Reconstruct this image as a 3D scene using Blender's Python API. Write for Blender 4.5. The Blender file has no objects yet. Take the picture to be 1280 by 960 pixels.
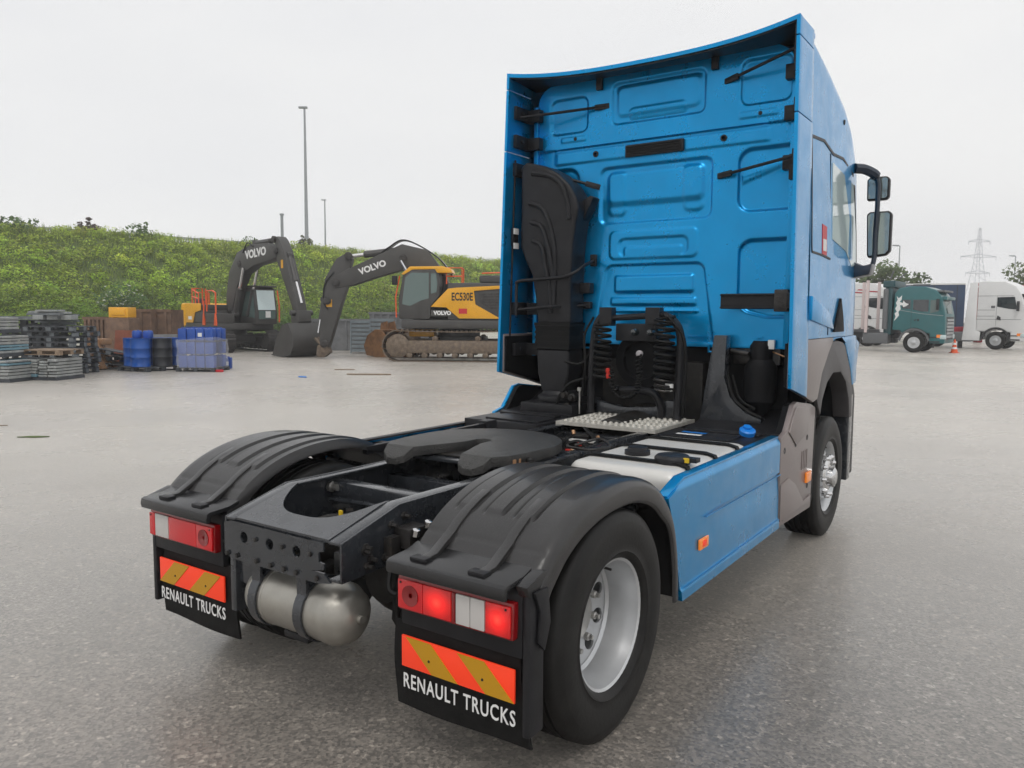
import bpy, bmesh, math, random
import numpy as np
from mathutils import Vector, Matrix
random.seed(7); rng = np.random.default_rng(11)
R = math.radians
SC = bpy.context.scene
COL = SC.collection

# ------------------------------------------------------------------ camera
cam_d = bpy.data.cameras.new('camera'); cam = bpy.data.objects.new('camera', cam_d); COL.objects.link(cam)
yaw, pitch, roll = -0.6063, 0.0896, 0.0063
F = Vector((math.sin(yaw)*math.cos(pitch), math.cos(yaw)*math.cos(pitch), -math.sin(pitch)))
RR = Vector((math.cos(yaw), -math.sin(yaw), 0)); UU = RR.cross(F)
R2 = RR*math.cos(roll)+UU*math.sin(roll); U2 = -RR*math.sin(roll)+UU*math.cos(roll)
M = Matrix((R2, U2, -F)).transposed().to_4x4(); M.translation = Vector((2.748, -3.009, 1.873))
cam.matrix_world = M
cam_d.sensor_width = 36; cam_d.lens = 977.0/1280*36
cam_d.clip_start = .05; cam_d.clip_end = 3000
SC.camera = cam

# ------------------------------------------------------------------ sky and sun: bright overcast
W = bpy.data.worlds.new('World'); SC.world = W; W.use_nodes = True
nt = W.node_tree; nt.nodes.clear()
SUN_EL, SUN_ROT = R(58), R(150)
sky = nt.nodes.new('ShaderNodeTexSky'); sky.sky_type = 'NISHITA'; sky.sun_disc = False
sky.sun_elevation = SUN_EL; sky.sun_rotation = SUN_ROT
sky.dust_density = 4; sky.air_density = 1
tc = nt.nodes.new('ShaderNodeTexCoord'); nz = nt.nodes.new('ShaderNodeTexNoise')
nz.inputs['Scale'].default_value = 1.6; nz.inputs['Detail'].default_value = 4; nz.inputs['Roughness'].default_value = .45
mp = nt.nodes.new('ShaderNodeMapping'); mp.inputs['Scale'].default_value = (1, 1, 3)
nt.links.new(tc.outputs['Generated'], mp.inputs['Vector']); nt.links.new(mp.outputs['Vector'], nz.inputs['Vector'])
cr = nt.nodes.new('ShaderNodeValToRGB')
cr.color_ramp.elements[0].position = .3; cr.color_ramp.elements[0].color = (8.7, 8.75, 8.95, 1)
cr.color_ramp.elements[1].position = .7; cr.color_ramp.elements[1].color = (9.9, 9.85, 9.75, 1)
nt.links.new(nz.outputs['Fac'], cr.inputs['Fac'])
mx = nt.nodes.new('ShaderNodeMix'); mx.data_type = 'RGBA'; mx.inputs[0].default_value = .93
nt.links.new(sky.outputs[0], mx.inputs[6]); nt.links.new(cr.outputs[0], mx.inputs[7])
bg = nt.nodes.new('ShaderNodeBackground'); bg.inputs['Strength'].default_value = .1
nt.links.new(mx.outputs[2], bg.inputs['Color'])
wo = nt.nodes.new('ShaderNodeOutputWorld'); nt.links.new(bg.outputs[0], wo.inputs[0])

sl = bpy.data.lights.new('sun', 'SUN'); sl.energy = 1.0; sl.angle = R(25); sl.color = (1, .975, .94)
so = bpy.data.objects.new('sun', sl); COL.objects.link(so)
# light comes from behind the camera, high up
sd = Vector((math.sin(SUN_ROT)*math.cos(SUN_EL), math.cos(SUN_ROT)*math.cos(SUN_EL), math.sin(SUN_EL)))
so.rotation_euler = sd.to_track_quat('Z', 'Y').to_euler()

SC.view_settings.view_transform = 'Standard'; SC.view_settings.look = 'None'
SC.view_settings.exposure = 0.0; SC.view_settings.gamma = 1; SC.view_settings.use_curve_mapping = False
SC.cycles.max_bounces = 5; SC.cycles.volume_bounces = 1; SC.cycles.use_adaptive_sampling = True; SC.cycles.adaptive_threshold = .03; SC.cycles.transparent_max_bounces = 12; SC.cycles.use_denoising = True

# ------------------------------------------------------------------ helpers
def srgb(r, g, b):
    f = lambda c: (c/255/12.92 if c/255 <= .04045 else ((c/255+.055)/1.055)**2.4)
    return (f(r), f(g), f(b))
MATS = {}
def mat(name, col, rough=.5, metal=0, coat=0, spec=.5, var=None, bump=None, dirt=None, rvar=None, emit=None, drops=None, alpha=None, trans=0):
    m = bpy.data.materials.new(name); m.use_nodes = True; MATS[name] = m
    t = m.node_tree; p = t.nodes['Principled BSDF']
    p.inputs['Base Color'].default_value = (*col, 1); p.inputs['Roughness'].default_value = rough
    p.inputs['Metallic'].default_value = metal; p.inputs['Coat Weight'].default_value = coat
    p.inputs['Coat Roughness'].default_value = .04; p.inputs['Specular IOR Level'].default_value = spec
    p.inputs['Transmission Weight'].default_value = trans
    tc = t.nodes.new('ShaderNodeTexCoord')
    def noise(scale, detail=5, ro=.6):
        n = t.nodes.new('ShaderNodeTexNoise'); n.inputs['Scale'].default_value = scale
        n.inputs['Detail'].default_value = detail; n.inputs['Roughness'].default_value = ro
        t.links.new(tc.outputs['Object'], n.inputs['Vector']); return n
    cur = None
    if var:                                   # colour variation: (scale, amount)
        n = noise(var[0]); r = t.nodes.new('ShaderNodeMapRange')
        r.inputs[1].default_value = .3; r.inputs[2].default_value = .7
        r.inputs[3].default_value = 1-var[1]; r.inputs[4].default_value = 1+var[1]
        t.links.new(n.outputs['Fac'], r.inputs[0])
        v = t.nodes.new('ShaderNodeVectorMath'); v.operation = 'SCALE'; v.inputs[0].default_value = col
        t.links.new(r.outputs[0], v.inputs['Scale']); cur = v.outputs[0]
    if dirt:                                  # (colour, scale, threshold, amount)
        n = noise(dirt[1], 8, .7); r = t.nodes.new('ShaderNodeMapRange')
        r.inputs[1].default_value = dirt[2]; r.inputs[2].default_value = dirt[2]+.18
        r.inputs[3].default_value = 0; r.inputs[4].default_value = dirt[3]
        t.links.new(n.outputs['Fac'], r.inputs[0])
        x = t.nodes.new('ShaderNodeMix'); x.data_type = 'RGBA'
        t.links.new(r.outputs[0], x.inputs[0])
        if cur: t.links.new(cur, x.inputs[6])
        else: x.inputs[6].default_value = (*col, 1)
        x.inputs[7].default_value = (*dirt[0], 1); cur = x.outputs[2]
    if cur: t.links.new(cur, p.inputs['Base Color'])
    if rvar:
        n = noise(rvar[0]); r = t.nodes.new('ShaderNodeMapRange')
        r.inputs[1].default_value = .35; r.inputs[2].default_value = .65
        r.inputs[3].default_value = rough-rvar[1]; r.inputs[4].default_value = rough+rvar[1]
        t.links.new(n.outputs['Fac'], r.inputs[0]); t.links.new(r.outputs[0], p.inputs['Roughness'])
    h = None
    if bump:
        n = noise(bump[0], 3); b = t.nodes.new('ShaderNodeBump'); b.inputs['Strength'].default_value = bump[1]
        b.inputs['Distance'].default_value = .01
        t.links.new(n.outputs['Fac'], b.inputs['Height']); h = b
    if drops:                                 # rain drops: (scale, strength)
        vo = t.nodes.new('ShaderNodeTexVoronoi'); vo.inputs['Scale'].default_value = drops[0]
        t.links.new(tc.outputs['Object'], vo.inputs['Vector'])
        r = t.nodes.new('ShaderNodeMapRange'); r.inputs[1].default_value = .12; r.inputs[2].default_value = .32
        r.inputs[3].default_value = 1; r.inputs[4].default_value = 0
        t.links.new(vo.outputs['Distance'], r.inputs[0])
        b = t.nodes.new('ShaderNodeBump'); b.inputs['Strength'].default_value = drops[1]; b.inputs['Distance'].default_value = .004
        t.links.new(r.outputs[0], b.inputs['Height'])
        if h: t.links.new(h.outputs[0], b.inputs['Normal'])
        h = b
    if h: t.links.new(h.outputs[0], p.inputs['Normal'])
    if emit:
        p.inputs['Emission Color'].default_value = (*emit[0], 1); p.inputs['Emission Strength'].default_value = emit[1]
    if alpha is not None: p.inputs['Alpha'].default_value = alpha
    return m

class MB:
    """collects shapes and links them as ONE mesh object"""
    def __init__(s): s.v = []; s.f = []
    def add(s, vs, fs):
        o = len(s.v); s.v += [tuple(map(float, p)) for p in vs]; s.f += [tuple(i+o for i in f) for f in fs]; return s
    def box(s, x0, x1, y0, y1, z0, z1):
        return s.add([(x0,y0,z0),(x1,y0,z0),(x1,y1,z0),(x0,y1,z0),(x0,y0,z1),(x1,y0,z1),(x1,y1,z1),(x0,y1,z1)],
                     [(0,3,2,1),(4,5,6,7),(0,1,5,4),(1,2,6,5),(2,3,7,6),(3,0,4,7)])
    def obox(s, c, size, rot=(0,0,0)):
        m = Matrix.Translation(c) @ (Matrix.Rotation(rot[2],4,'Z') @ Matrix.Rotation(rot[1],4,'Y') @ Matrix.Rotation(rot[0],4,'X'))
        a, b, d = size[0]/2, size[1]/2, size[2]/2
        t = MB().box(-a,a,-b,b,-d,d); return s.add([m @ Vector(p) for p in t.v], t.f)
    def bar(s, p0, p1, w, h, up=(0,0,1)):
        p0, p1 = Vector(p0), Vector(p1); d = (p1-p0).normalized(); up = Vector(up)
        if abs(d.dot(up)) > .98: up = Vector((1,0,0))
        x = d.cross(up).normalized(); y = x.cross(d).normalized()
        vs = [p + x*(i*w/2) + y*(j*h/2) for p in (p0, p1) for i, j in ((-1,-1),(1,-1),(1,1),(-1,1))]
        return s.add(vs, [(0,1,2,3),(7,6,5,4),(1,0,4,5),(2,1,5,6),(3,2,6,7),(0,3,7,4)])
    def tube(s, pts, r, n=8, caps=True):
        pts = [Vector(p) for p in pts]; rs = r if isinstance(r, (list, tuple)) else [r]*len(pts)
        t0 = (pts[1]-pts[0]).normalized(); a = Vector((0,0,1)) if abs(t0.z) < .9 else Vector((1,0,0))
        nrm = t0.cross(a).normalized(); vs = []
        for i, p in enumerate(pts):
            if i == 0: t = pts[1]-p
            elif i == len(pts)-1: t = p-pts[i-1]
            else: t = (pts[i+1]-p).normalized()+(p-pts[i-1]).normalized()
            t = t.normalized() if t.length > 1e-9 else t0
            nrm = (nrm - t*nrm.dot(t)).normalized(); bn = t.cross(nrm)
            vs += [p + (nrm*math.cos(2*math.pi*k/n)+bn*math.sin(2*math.pi*k/n))*rs[i] for k in range(n)]
        fs = [(i*n+k, i*n+(k+1)%n, (i+1)*n+(k+1)%n, (i+1)*n+k) for i in range(len(pts)-1) for k in range(n)]
        if caps: fs += [tuple(range(n-1,-1,-1)), tuple(range((len(pts)-1)*n, len(pts)*n))]
        return s.add(vs, fs)
    def lathe(s, o, ax, prof, n=24, closed=False):
        """prof: (radius, height along ax) pairs"""
        o = Vector(o); ax = Vector(ax).normalized(); a = Vector((0,0,1)) if abs(ax.z) < .9 else Vector((1,0,0))
        u = ax.cross(a).normalized(); w = ax.cross(u)
        vs = [o + ax*h + (u*math.cos(2*math.pi*k/n)+w*math.sin(2*math.pi*k/n))*r for r, h in prof for k in range(n)]
        m = len(prof); fs = []
        for i in range(m if closed else m-1):
            j = (i+1) % m
            fs += [(i*n+k, j*n+k, j*n+(k+1)%n, i*n+(k+1)%n) for k in range(n)]
        if not closed:
            if prof[0][0] > 1e-6: fs.append(tuple(range(n)))
            if prof[-1][0] > 1e-6: fs.append(tuple(range(m*n-1, (m-1)*n-1, -1)))
        return s.add(vs, fs)
    def prism(s, poly, ax, c0, c1):
        P = {'x': lambda a,b,c: (c,a,b), 'y': lambda a,b,c: (a,c,b), 'z': lambda a,b,c: (a,b,c)}[ax]
        n = len(poly); vs = [P(a,b,c0) for a,b in poly] + [P(a,b,c1) for a,b in poly]
        fs = [tuple(range(n-1,-1,-1)), tuple(range(n,2*n))] + [(i,(i+1)%n,n+(i+1)%n,n+i) for i in range(n)]
        return s.add(vs, fs)
    def grid(s, fn, nu, nv, cu=False):
        vs = [fn(i/nu, j/nv) for i in range(nu+(0 if cu else 1)) for j in range(nv+1)]
        m = nu if cu else nu+1
        fs = [(i*(nv+1)+j, ((i+1)%m)*(nv+1)+j, ((i+1)%m)*(nv+1)+j+1, i*(nv+1)+j+1) for i in range(nu) for j in range(nv)]
        return s.add(vs, fs)
    def shell(s, outer, inner, nu, nv):
        """outer and inner grids joined round the rim: a sheet with thickness"""
        vs = [outer(i/nu, j/nv) for i in range(nu+1) for j in range(nv+1)]; o = len(vs)
        vs += [inner(i/nu, j/nv) for i in range(nu+1) for j in range(nv+1)]
        g = lambda i, j: i*(nv+1)+j
        fs = [(g(i,j), g(i+1,j), g(i+1,j+1), g(i,j+1)) for i in range(nu) for j in range(nv)]
        fs += [(o+g(i,j+1), o+g(i+1,j+1), o+g(i+1,j), o+g(i,j)) for i in range(nu) for j in range(nv)]
        for i in range(nu):
            fs += [(g(i+1,0), g(i,0), o+g(i,0), o+g(i+1,0)), (g(i,nv), g(i+1,nv), o+g(i+1,nv), o+g(i,nv))]
        for j in range(nv):
            fs += [(g(0,j), g(0,j+1), o+g(0,j+1), o+g(0,j)), (g(nu,j+1), g(nu,j), o+g(nu,j), o+g(nu,j+1))]
        return s.add(vs, fs)
    def holed(s, o, u, w, thick, bounds, holes_n, hole_r, hole_c=None, N=20):
        """a flat strip along u (length bounds[0]) x w (bounds[1]) with evenly spaced round holes"""
        o, u, w = Vector(o), Vector(u), Vector(w); nrm = u.cross(w).normalized(); L, H = bounds; cw = L/holes_n
        for k in range(holes_n):
            ca, cb = cw*(k+.5), H/2
            out, inn = [], []
            angs = sorted([2*math.pi*(q+.5)/N for q in range(N)]+[math.atan2(sy*H, sx_*cw) % (2*math.pi) for sx_ in (-1,1) for sy in (-1,1)])
            for a in angs:
                c, sn = math.cos(a), math.sin(a)
                sc = min(cw/2/abs(c) if abs(c) > 1e-6 else 9, H/2/abs(sn) if abs(sn) > 1e-6 else 9)
                out.append((ca+c*sc, cb+sn*sc)); inn.append((ca+c*hole_r, cb+sn*hole_r))
            vs = [o+u*a+w*b for a,b in out]+[o+u*a+w*b for a,b in inn]
            vs += [p-nrm*thick for p in vs]
            fs = []; n4 = len(angs)
            for q in range(n4):
                r = (q+1) % n4
                fs += [(q,r,n4+r,n4+q), (2*n4+r,2*n4+q,3*n4+q,3*n4+r), (n4+q,n4+r,3*n4+r,3*n4+q)]
            s.add(vs, fs)
        return s
    def mirror(s):
        t = MB(); t.v = [(-x,y,z) for x,y,z in s.v]; t.f = [tuple(reversed(f)) for f in s.f]; return t
    def merge(s, t, off=(0,0,0)): return s.add([(x+off[0],y+off[1],z+off[2]) for x,y,z in t.v], t.f)
    def build(s, name, m, parent=None, smooth=35, bevel=0, seg=2, fix=True):
        me = bpy.data.meshes.new(name); me.from_pydata(s.v, [], s.f); me.update()
        if fix or bevel:
            bm = bmesh.new(); bm.from_mesh(me)
            if fix: bmesh.ops.recalc_face_normals(bm, faces=bm.faces)
            if bevel:
                es = [e for e in bm.edges if len(e.link_faces) == 2 and e.calc_face_angle(0) > R(28)]
                bmesh.ops.bevel(bm, geom=es, offset=bevel, segments=seg, profile=.6, affect='EDGES', clamp_overlap=True)
            bm.to_mesh(me); bm.free()
        if smooth:
            me.polygons.foreach_set('use_smooth', [True]*len(me.polygons))
            me.set_sharp_from_angle(angle=R(smooth))
        me.materials.append(MATS[m])
        o = bpy.data.objects.new(name, me); COL.objects.link(o)
        if parent: o.parent = parent
        return o
def both(mb, name, m, parent, **k):
    return mb.build(name, m, parent, **k), mb.mirror().build(name, m, parent, **k)
def tag(o, label=None, cat=None, group=None, kind=None):
    if label: o['label'] = label
    if cat: o['category'] = cat
    if group: o['group'] = group
    if kind: o['kind'] = kind
    return o
def thing(name, loc, label, cat, rz=0, group=None):
    o = bpy.data.objects.new(name, None); COL.objects.link(o); o.location = loc; o.rotation_euler[2] = rz
    o.empty_display_size = .2
    return tag(o, label, cat, group)
def copy_tree(o, parent=None, loc=None, rz=None, label=None):
    c = o.copy(); COL.objects.link(c)
    if parent: c.parent = parent
    if loc is not None: c.location = loc
    if rz is not None: c.rotation_euler[2] = rz
    if label: c['label'] = label
    for ch in [x for x in o.children]: copy_tree(ch, c)
    return c
def text_mesh(name, body, m, parent, matrix, size, extrude=.001, sx=1.0, bold=0, spc=1.0):
    cu = bpy.data.curves.new('t', 'FONT'); cu.body = body; cu.size = size; cu.extrude = extrude; cu.align_x = 'CENTER'; cu.align_y = 'CENTER'
    cu.offset = bold; cu.resolution_u = 3; cu.space_character = spc
    o = bpy.data.objects.new('t', cu); COL.objects.link(o)
    me = bpy.data.meshes.new_from_object(o.evaluated_get(bpy.context.evaluated_depsgraph_get()))
    bpy.data.objects.remove(o); bpy.data.curves.remove(cu)
    me.transform(matrix @ Matrix.Diagonal((sx,1,1,1))); me.name = name
    me.materials.clear(); me.materials.append(MATS[m])
    p = bpy.data.objects.new(name, me); COL.objects.link(p); p.parent = parent; return p
def frame(o, x, y):                       # matrix with local x, y axes at o
    x, y = Vector(x).normalized(), Vector(y).normalized(); z = x.cross(y)
    m = Matrix((x, y, z)).transposed().to_4x4(); m.translation = Vector(o); return m
def arc(c, r, a0, a1, n, ry=None):
    return [(c[0]+r*math.cos(R(a0+(a1-a0)*i/n)), c[1]+(ry or r)*math.sin(R(a0+(a1-a0)*i/n))) for i in range(n+1)]
def spl(pts, n=8):
    """Catmull-Rom through points"""
    P = [Vector(p) for p in pts]; P = [P[0]*2-P[1]]+P+[P[-1]*2-P[-2]]; out = []
    for i in range(1, len(P)-2):
        a, b, c, d = P[i-1:i+3]
        for k in range(n):
            t = k/n
            out.append(.5*((2*b)+(c-a)*t+(2*a-5*b+4*c-d)*t*t+(3*b-a-3*c+d)*t**3))
    return out+[P[-2]]
def interp(x, xs, ys): return float(np.interp(x, xs, ys))
def sstep(a, b, x):
    t = min(1, max(0, (x-a)/(b-a))); return t*t*(3-2*t)
def rrect(x, z, x0, x1, z0, z1, r):       # signed distance to a rounded rectangle, <0 inside
    qx = abs(x-(x0+x1)/2)-(x1-x0)/2+r; qz = abs(z-(z0+z1)/2)-(z1-z0)/2+r
    return math.hypot(max(qx,0), max(qz,0))+min(max(qx,qz),0)-r

# ------------------------------------------------------------------ materials
mat('blue_paint', (.000,.272,.60), .32, .66, .7, .25, var=(2.2,.07), rvar=(5,.07), dirt=((.03,.20,.36),26,.60,.15))
MATS['blue_paint'].node_tree.nodes['Principled BSDF'].inputs['Coat IOR'].default_value = 1.34
mat('taupe_paint', (.21,.175,.168), .42, .15, .25, var=(4,.05))
mat('black_plastic', (.016,.016,.018), .42, spec=.25, var=(8,.25), bump=(160,.12))
mat('wet_plastic', (.026,.025,.025), .30, coat=.2, spec=.4, var=(5,.15), drops=(170,.30))
mat('shelf_plastic', (.020,.020,.021), .22, spec=.45, var=(4,.2), drops=(200,.10))
mat('chassis_paint', (.028,.031,.036), .26, .1, coat=.5, spec=.4, var=(6,.25), dirt=((.05,.04,.032),9,.62,.5), rvar=(9,.08))
mat('greasy_steel', (.03,.028,.027), .42, .35, var=(14,.5), bump=(35,.5), dirt=((.075,.06,.045),16,.55,.55))
mat('dark_rubber', (.009,.009,.009), .6, spec=.18, var=(10,.3), bump=(90,.15))
mat('tyre_rubber', (.012,.0115,.011), .5, spec=.25, var=(7,.35), bump=(60,.12), dirt=((.035,.032,.028),5,.55,.4))
mat('under_black', (.007,.007,.008), .6, spec=.15, var=(5,.4))
mat('grime', (.016,.015,.014), .5, spec=.3, var=(12,.5), dirt=((.07,.055,.042),11,.55,.6))
mat('rim_silver', (.55,.56,.57), .34, .55, var=(9,.06), dirt=((.2,.19,.18),14,.63,.45))
mat('steel', (.42,.41,.39), .38, .8, var=(18,.2), dirt=((.14,.12,.1),14,.58,.5))
mat('brushed_tank', (.36,.345,.31), .38, .7, var=(7,.15), rvar=(22,.1), dirt=((.16,.14,.11),7,.55,.45))
mat('chrome', (.68,.68,.68), .15, 1)
mat('tank_white', (.62,.61,.58), .38, .2, var=(6,.05), dirt=((.3,.28,.25),9,.62,.4))
mat('galvanised', (.52,.50,.45), .45, .3, var=(20,.2), dirt=((.2,.18,.14),18,.6,.5))
mat('lamp_red', (.50,.008,.012), .12, coat=.5, emit=((.9,.01,.015),.08))
mat('lamp_red_dark', (.22,.004,.006), .12, coat=.5)
mat('lamp_red_lit', (.55,.008,.010), .12, coat=.5)
def lamp_glow():                           # brightest in front of the bulb
    t = MATS['lamp_red_lit'].node_tree; p = t.nodes['Principled BSDF']; N = t.nodes.new
    tc = N('ShaderNodeTexCoord'); m_ = N('ShaderNodeMapping'); m_.inputs['Location'].default_value = (-.5,-.5,-.5); t.links.new(tc.outputs['Generated'], m_.inputs['Vector'])
    l = N('ShaderNodeVectorMath'); l.operation = 'LENGTH'; m2 = N('ShaderNodeVectorMath'); m2.operation = 'MULTIPLY'; m2.inputs[1].default_value = (1,0,1)
    t.links.new(m_.outputs[0], m2.inputs[0]); t.links.new(m2.outputs[0], l.inputs[0])
    r = N('ShaderNodeValToRGB'); t.links.new(l.outputs['Value'], r.inputs['Fac']); e = r.color_ramp.elements
    e[0].position = 0; e[0].color = (1.0,.09,.05,1); e[1].position = .55; e[1].color = (.10,.001,.001,1); n = e.new(.2); n.color = (.75,.015,.010,1)
    t.links.new(r.outputs[0], p.inputs['Emission Color']); p.inputs['Emission Strength'].default_value = .85
lamp_glow()
mat('lamp_white', (.55,.53,.51), .2, coat=.5)
mat('lamp_amber', (.85,.22,.02), .2, coat=.4, emit=((1,.3,.02),.15))
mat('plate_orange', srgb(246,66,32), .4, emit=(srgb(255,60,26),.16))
mat('plate_yellow', srgb(190,140,16), .4)
mat('lettering_white', (.78,.78,.77), .5)
mat('glass_dark', (.02,.026,.03), .04, spec=.8, coat=.4)
mat('glass_clear', (.55,.66,.66), .05, spec=.8, coat=.3)
mat('mirror_glass', (.34,.38,.36), .08, .8)
mat('sticker_red', (.55,.02,.03), .4)
mat('sticker_white', (.75,.75,.73), .4)
mat('cap_blue', (.01,.19,.62), .35)
mat('red_hose', (.55,.03,.02), .4)
mat('copper', (.45,.26,.14), .4, .5)
mat('yellow_tag', (.75,.5,.02), .5)
mat('mirror_dark', (.012,.022,.04), .3, coat=.3)
mat('cap_grey', (.35,.33,.34), .4)
mat('arch_plastic', (.075,.070,.072), .5, var=(6,.15))
mat('blue_trim', (.008,.05,.12), .3, .2, .4)
mat('fifth_steel', (.045,.044,.042), .42, .2, var=(10,.35), bump=(110,1.0), dirt=((.012,.012,.012),30,.54,.8))
# ------------------------------------------------------------------ ground
def asphalt():
    m = bpy.data.materials.new('asphalt'); m.use_nodes = True; MATS['asphalt'] = m
    t = m.node_tree; p = t.nodes['Principled BSDF']; N = t.nodes.new; L = t.links.new
    tc = N('ShaderNodeTexCoord')
    def noise(s, d=4, r=.6):
        n = N('ShaderNodeTexNoise'); n.inputs['Scale'].default_value = s; n.inputs['Detail'].default_value = d; n.inputs['Roughness'].default_value = r
        L(tc.outputs['Object'], n.inputs['Vector']); return n.outputs['Fac']
    def rng_(v, a, b, c, d):
        r = N('ShaderNodeMapRange'); r.inputs[1].default_value = a; r.inputs[2].default_value = b; r.inputs[3].default_value = c; r.inputs[4].default_value = d
        L(v, r.inputs[0]); return r.outputs[0]
    def mul(a, b):
        q = N('ShaderNodeMath'); q.operation = 'MULTIPLY'; L(a, q.inputs[0]); L(b, q.inputs[1]); return q.outputs[0]
    vo = N('ShaderNodeTexVoronoi'); vo.inputs['Scale'].default_value = 70; L(tc.outputs['Object'], vo.inputs['Vector'])
    sep = N('ShaderNodeSeparateColor'); L(vo.outputs['Color'], sep.inputs[0])
    stone = rng_(sep.outputs[0], 0, 1, .30, 1.85)
    v2 = N('ShaderNodeTexVoronoi'); v2.inputs['Scale'].default_value = 45; L(tc.outputs['Object'], v2.inputs['Vector'])
    s2 = N('ShaderNodeSeparateColor'); L(v2.outputs['Color'], s2.inputs[0])
    stone = mul(stone, rng_(s2.outputs[1], .86, 1, 1, 2.2))
    patch = rng_(noise(.35, 5), .3, .7, .74, 1.22); fine = rng_(noise(3, 6), .3, .7, .9, 1.1)
    k = mul(mul(stone, patch), fine)
    v = N('ShaderNodeVectorMath'); v.operation = 'SCALE'; v.inputs[0].default_value = (.108,.094,.080); L(k, v.inputs['Scale'])
    # oil and dirt stains
    st = rng_(noise(.9, 8, .7), .66, .76, 0, .6)
    x = N('ShaderNodeMix'); x.data_type = 'RGBA'; L(st, x.inputs[0]); L(v.outputs[0], x.inputs[6]); x.inputs[7].default_value = (.07,.062,.052,1)
    L(x.outputs[2], p.inputs['Base Color'])
    L(rng_(noise(.22, 6, .65), .35, .65, .45, .58), p.inputs['Roughness'])
    p.inputs['Coat Weight'].default_value = 1; L(rng_(noise(.3, 7, .7), .32, .68, .20, .36), p.inputs['Coat Roughness']); p.inputs['Coat IOR'].default_value = 1.5
    p.inputs['Specular IOR Level'].default_value = .5
    L(rng_(noise(.12, 5, .6), .33, .67, .55, 1.0), p.inputs['Sheen Weight']); p.inputs['Sheen Roughness'].default_value = .45; p.inputs['Sheen Tint'].default_value = (1,.94,.85,1)
    b = N('ShaderNodeBump'); b.inputs['Strength'].default_value = .3; b.inputs['Distance'].default_value = .006
    L(vo.outputs['Distance'], b.inputs['Height']); L(b.outputs[0], p.inputs['Normal'])
    b2 = N('ShaderNodeBump'); b2.inputs['Strength'].default_value = .22; b2.inputs['Distance'].default_value = .006; L(sep.outputs[1], b2.inputs['Height']); L(b2.outputs[0], p.inputs['Coat Normal'])
asphalt()
g = MB().add([(-1500,-1500,0),(1500,-1500,0),(1500,1500,0),(-1500,1500,0)], [(0,1,2,3)]).build('ground', 'asphalt', None, smooth=0)
tag(g, 'wet grey asphalt yard around the truck', 'ground', kind='structure')
# ------------------------------------------------------------------ the blue tractor unit (rear axle above the origin, +y forward)
T = thing('tractor_truck', (0,0,0), 'blue tractor unit with bare black chassis in the foreground, seen from behind', 'truck')
FA = 3.94                                  # front axle
WR = .512                                  # tyre radius

# ---- chassis frame
def zr(y): return interp(y, [-.83,-.48,5.1], [.925,1.025,1.035])
RY = [-.83,-.66,-.48,.4,2.0,5.1]
def rail():
    b = MB(); zb = lambda y: interp(y, [-.83,-.5,5.1], [.755,.765,.765])
    poly = [(y, zr(y)) for y in RY]+[(y, zb(y)) for y in reversed(RY)]
    b.prism(poly, 'x', .378, .390)
    b.prism([(y, zr(y)) for y in RY]+[(y, zr(y)-.012) for y in reversed(RY)], 'x', .312, .3778)
    b.prism([(y, zb(y)+.012) for y in RY]+[(y, zb(y)) for y in reversed(RY)], 'x', .312, .3778)
    return b
both(rail(), 'frame_rail', 'chassis_paint', T, bevel=.004)
# rear cross plate with a curved cut-out, sloping with the rails
def topplate(u, v, dz=0):
    x = -.311+.622*u; yr = -.826; yf = -.46-.25*(1-abs(x/.312)**3)
    y = yr+(yf-yr)*v; return (x, y, zr(y)+.004-dz)
p = MB().shell(topplate, lambda u, v: topplate(u, v, .014), 24, 6).build('rear_cross_plate', 'chassis_paint', T)
eb = MB().holed((-.33,-.838,.785), (1,0,0), (0,0,1), .010, (.54,.13), 3, .026)
eb.prism([(.21,.785),(.29,.785),(.33,.75),(.25,.735),(-.33,.735),(-.385,.76),(-.385,.90),(-.33,.915),(-.33,.785)], 'y', -.838, -.828)
eb.prism([(.21,.785),(.29,.80),(.29,.825),(.26,.83),(.26,.87),(.29,.88),(.29,.915),(.21,.915)], 'y', -.838, -.828)
e = eb.build('end_beam', 'chassis_paint', T, smooth=25)
for x in (-.36,-.29,-.15,-.05,.04,.12,.25): MB().lathe((x,-.837,.758), (0,-1,0), [(.012,0),(.012,.012),(.0,.014)], 6).build('bolt', 'greasy_steel', e)
for x in (-.245,-.06,.12): MB().lathe((x+.09,-.837,.855), (0,-1,0), [(.011,0),(.011,.01),(.0,.012)], 6).build('bolt', 'greasy_steel', e)
# cross members
for (y, z0, z1) in ((-.15,.90,.985),(.28,.80,.95),(1.25,.80,.98),(2.1,.80,.98)):
    MB().box(-.377,.377,y-.045,y+.045,z0,z1).build('cross_member', 'chassis_paint', T, bevel=.012)
MB().tube([(-.41,-.2,.885),(.41,-.16,.905)], .016, 8).tube([(-.41,-.1,.78),(.41,-.16,.84)], .012, 8).build('brake_pipe', 'chassis_paint', T)
MB().lathe((-.37,-.20,.955), (1,0,0), [(.03,0),(.03,.02),(.018,.022),(.018,.06),(0,.062)], 8).build('bolt', 'steel', T)
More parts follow.
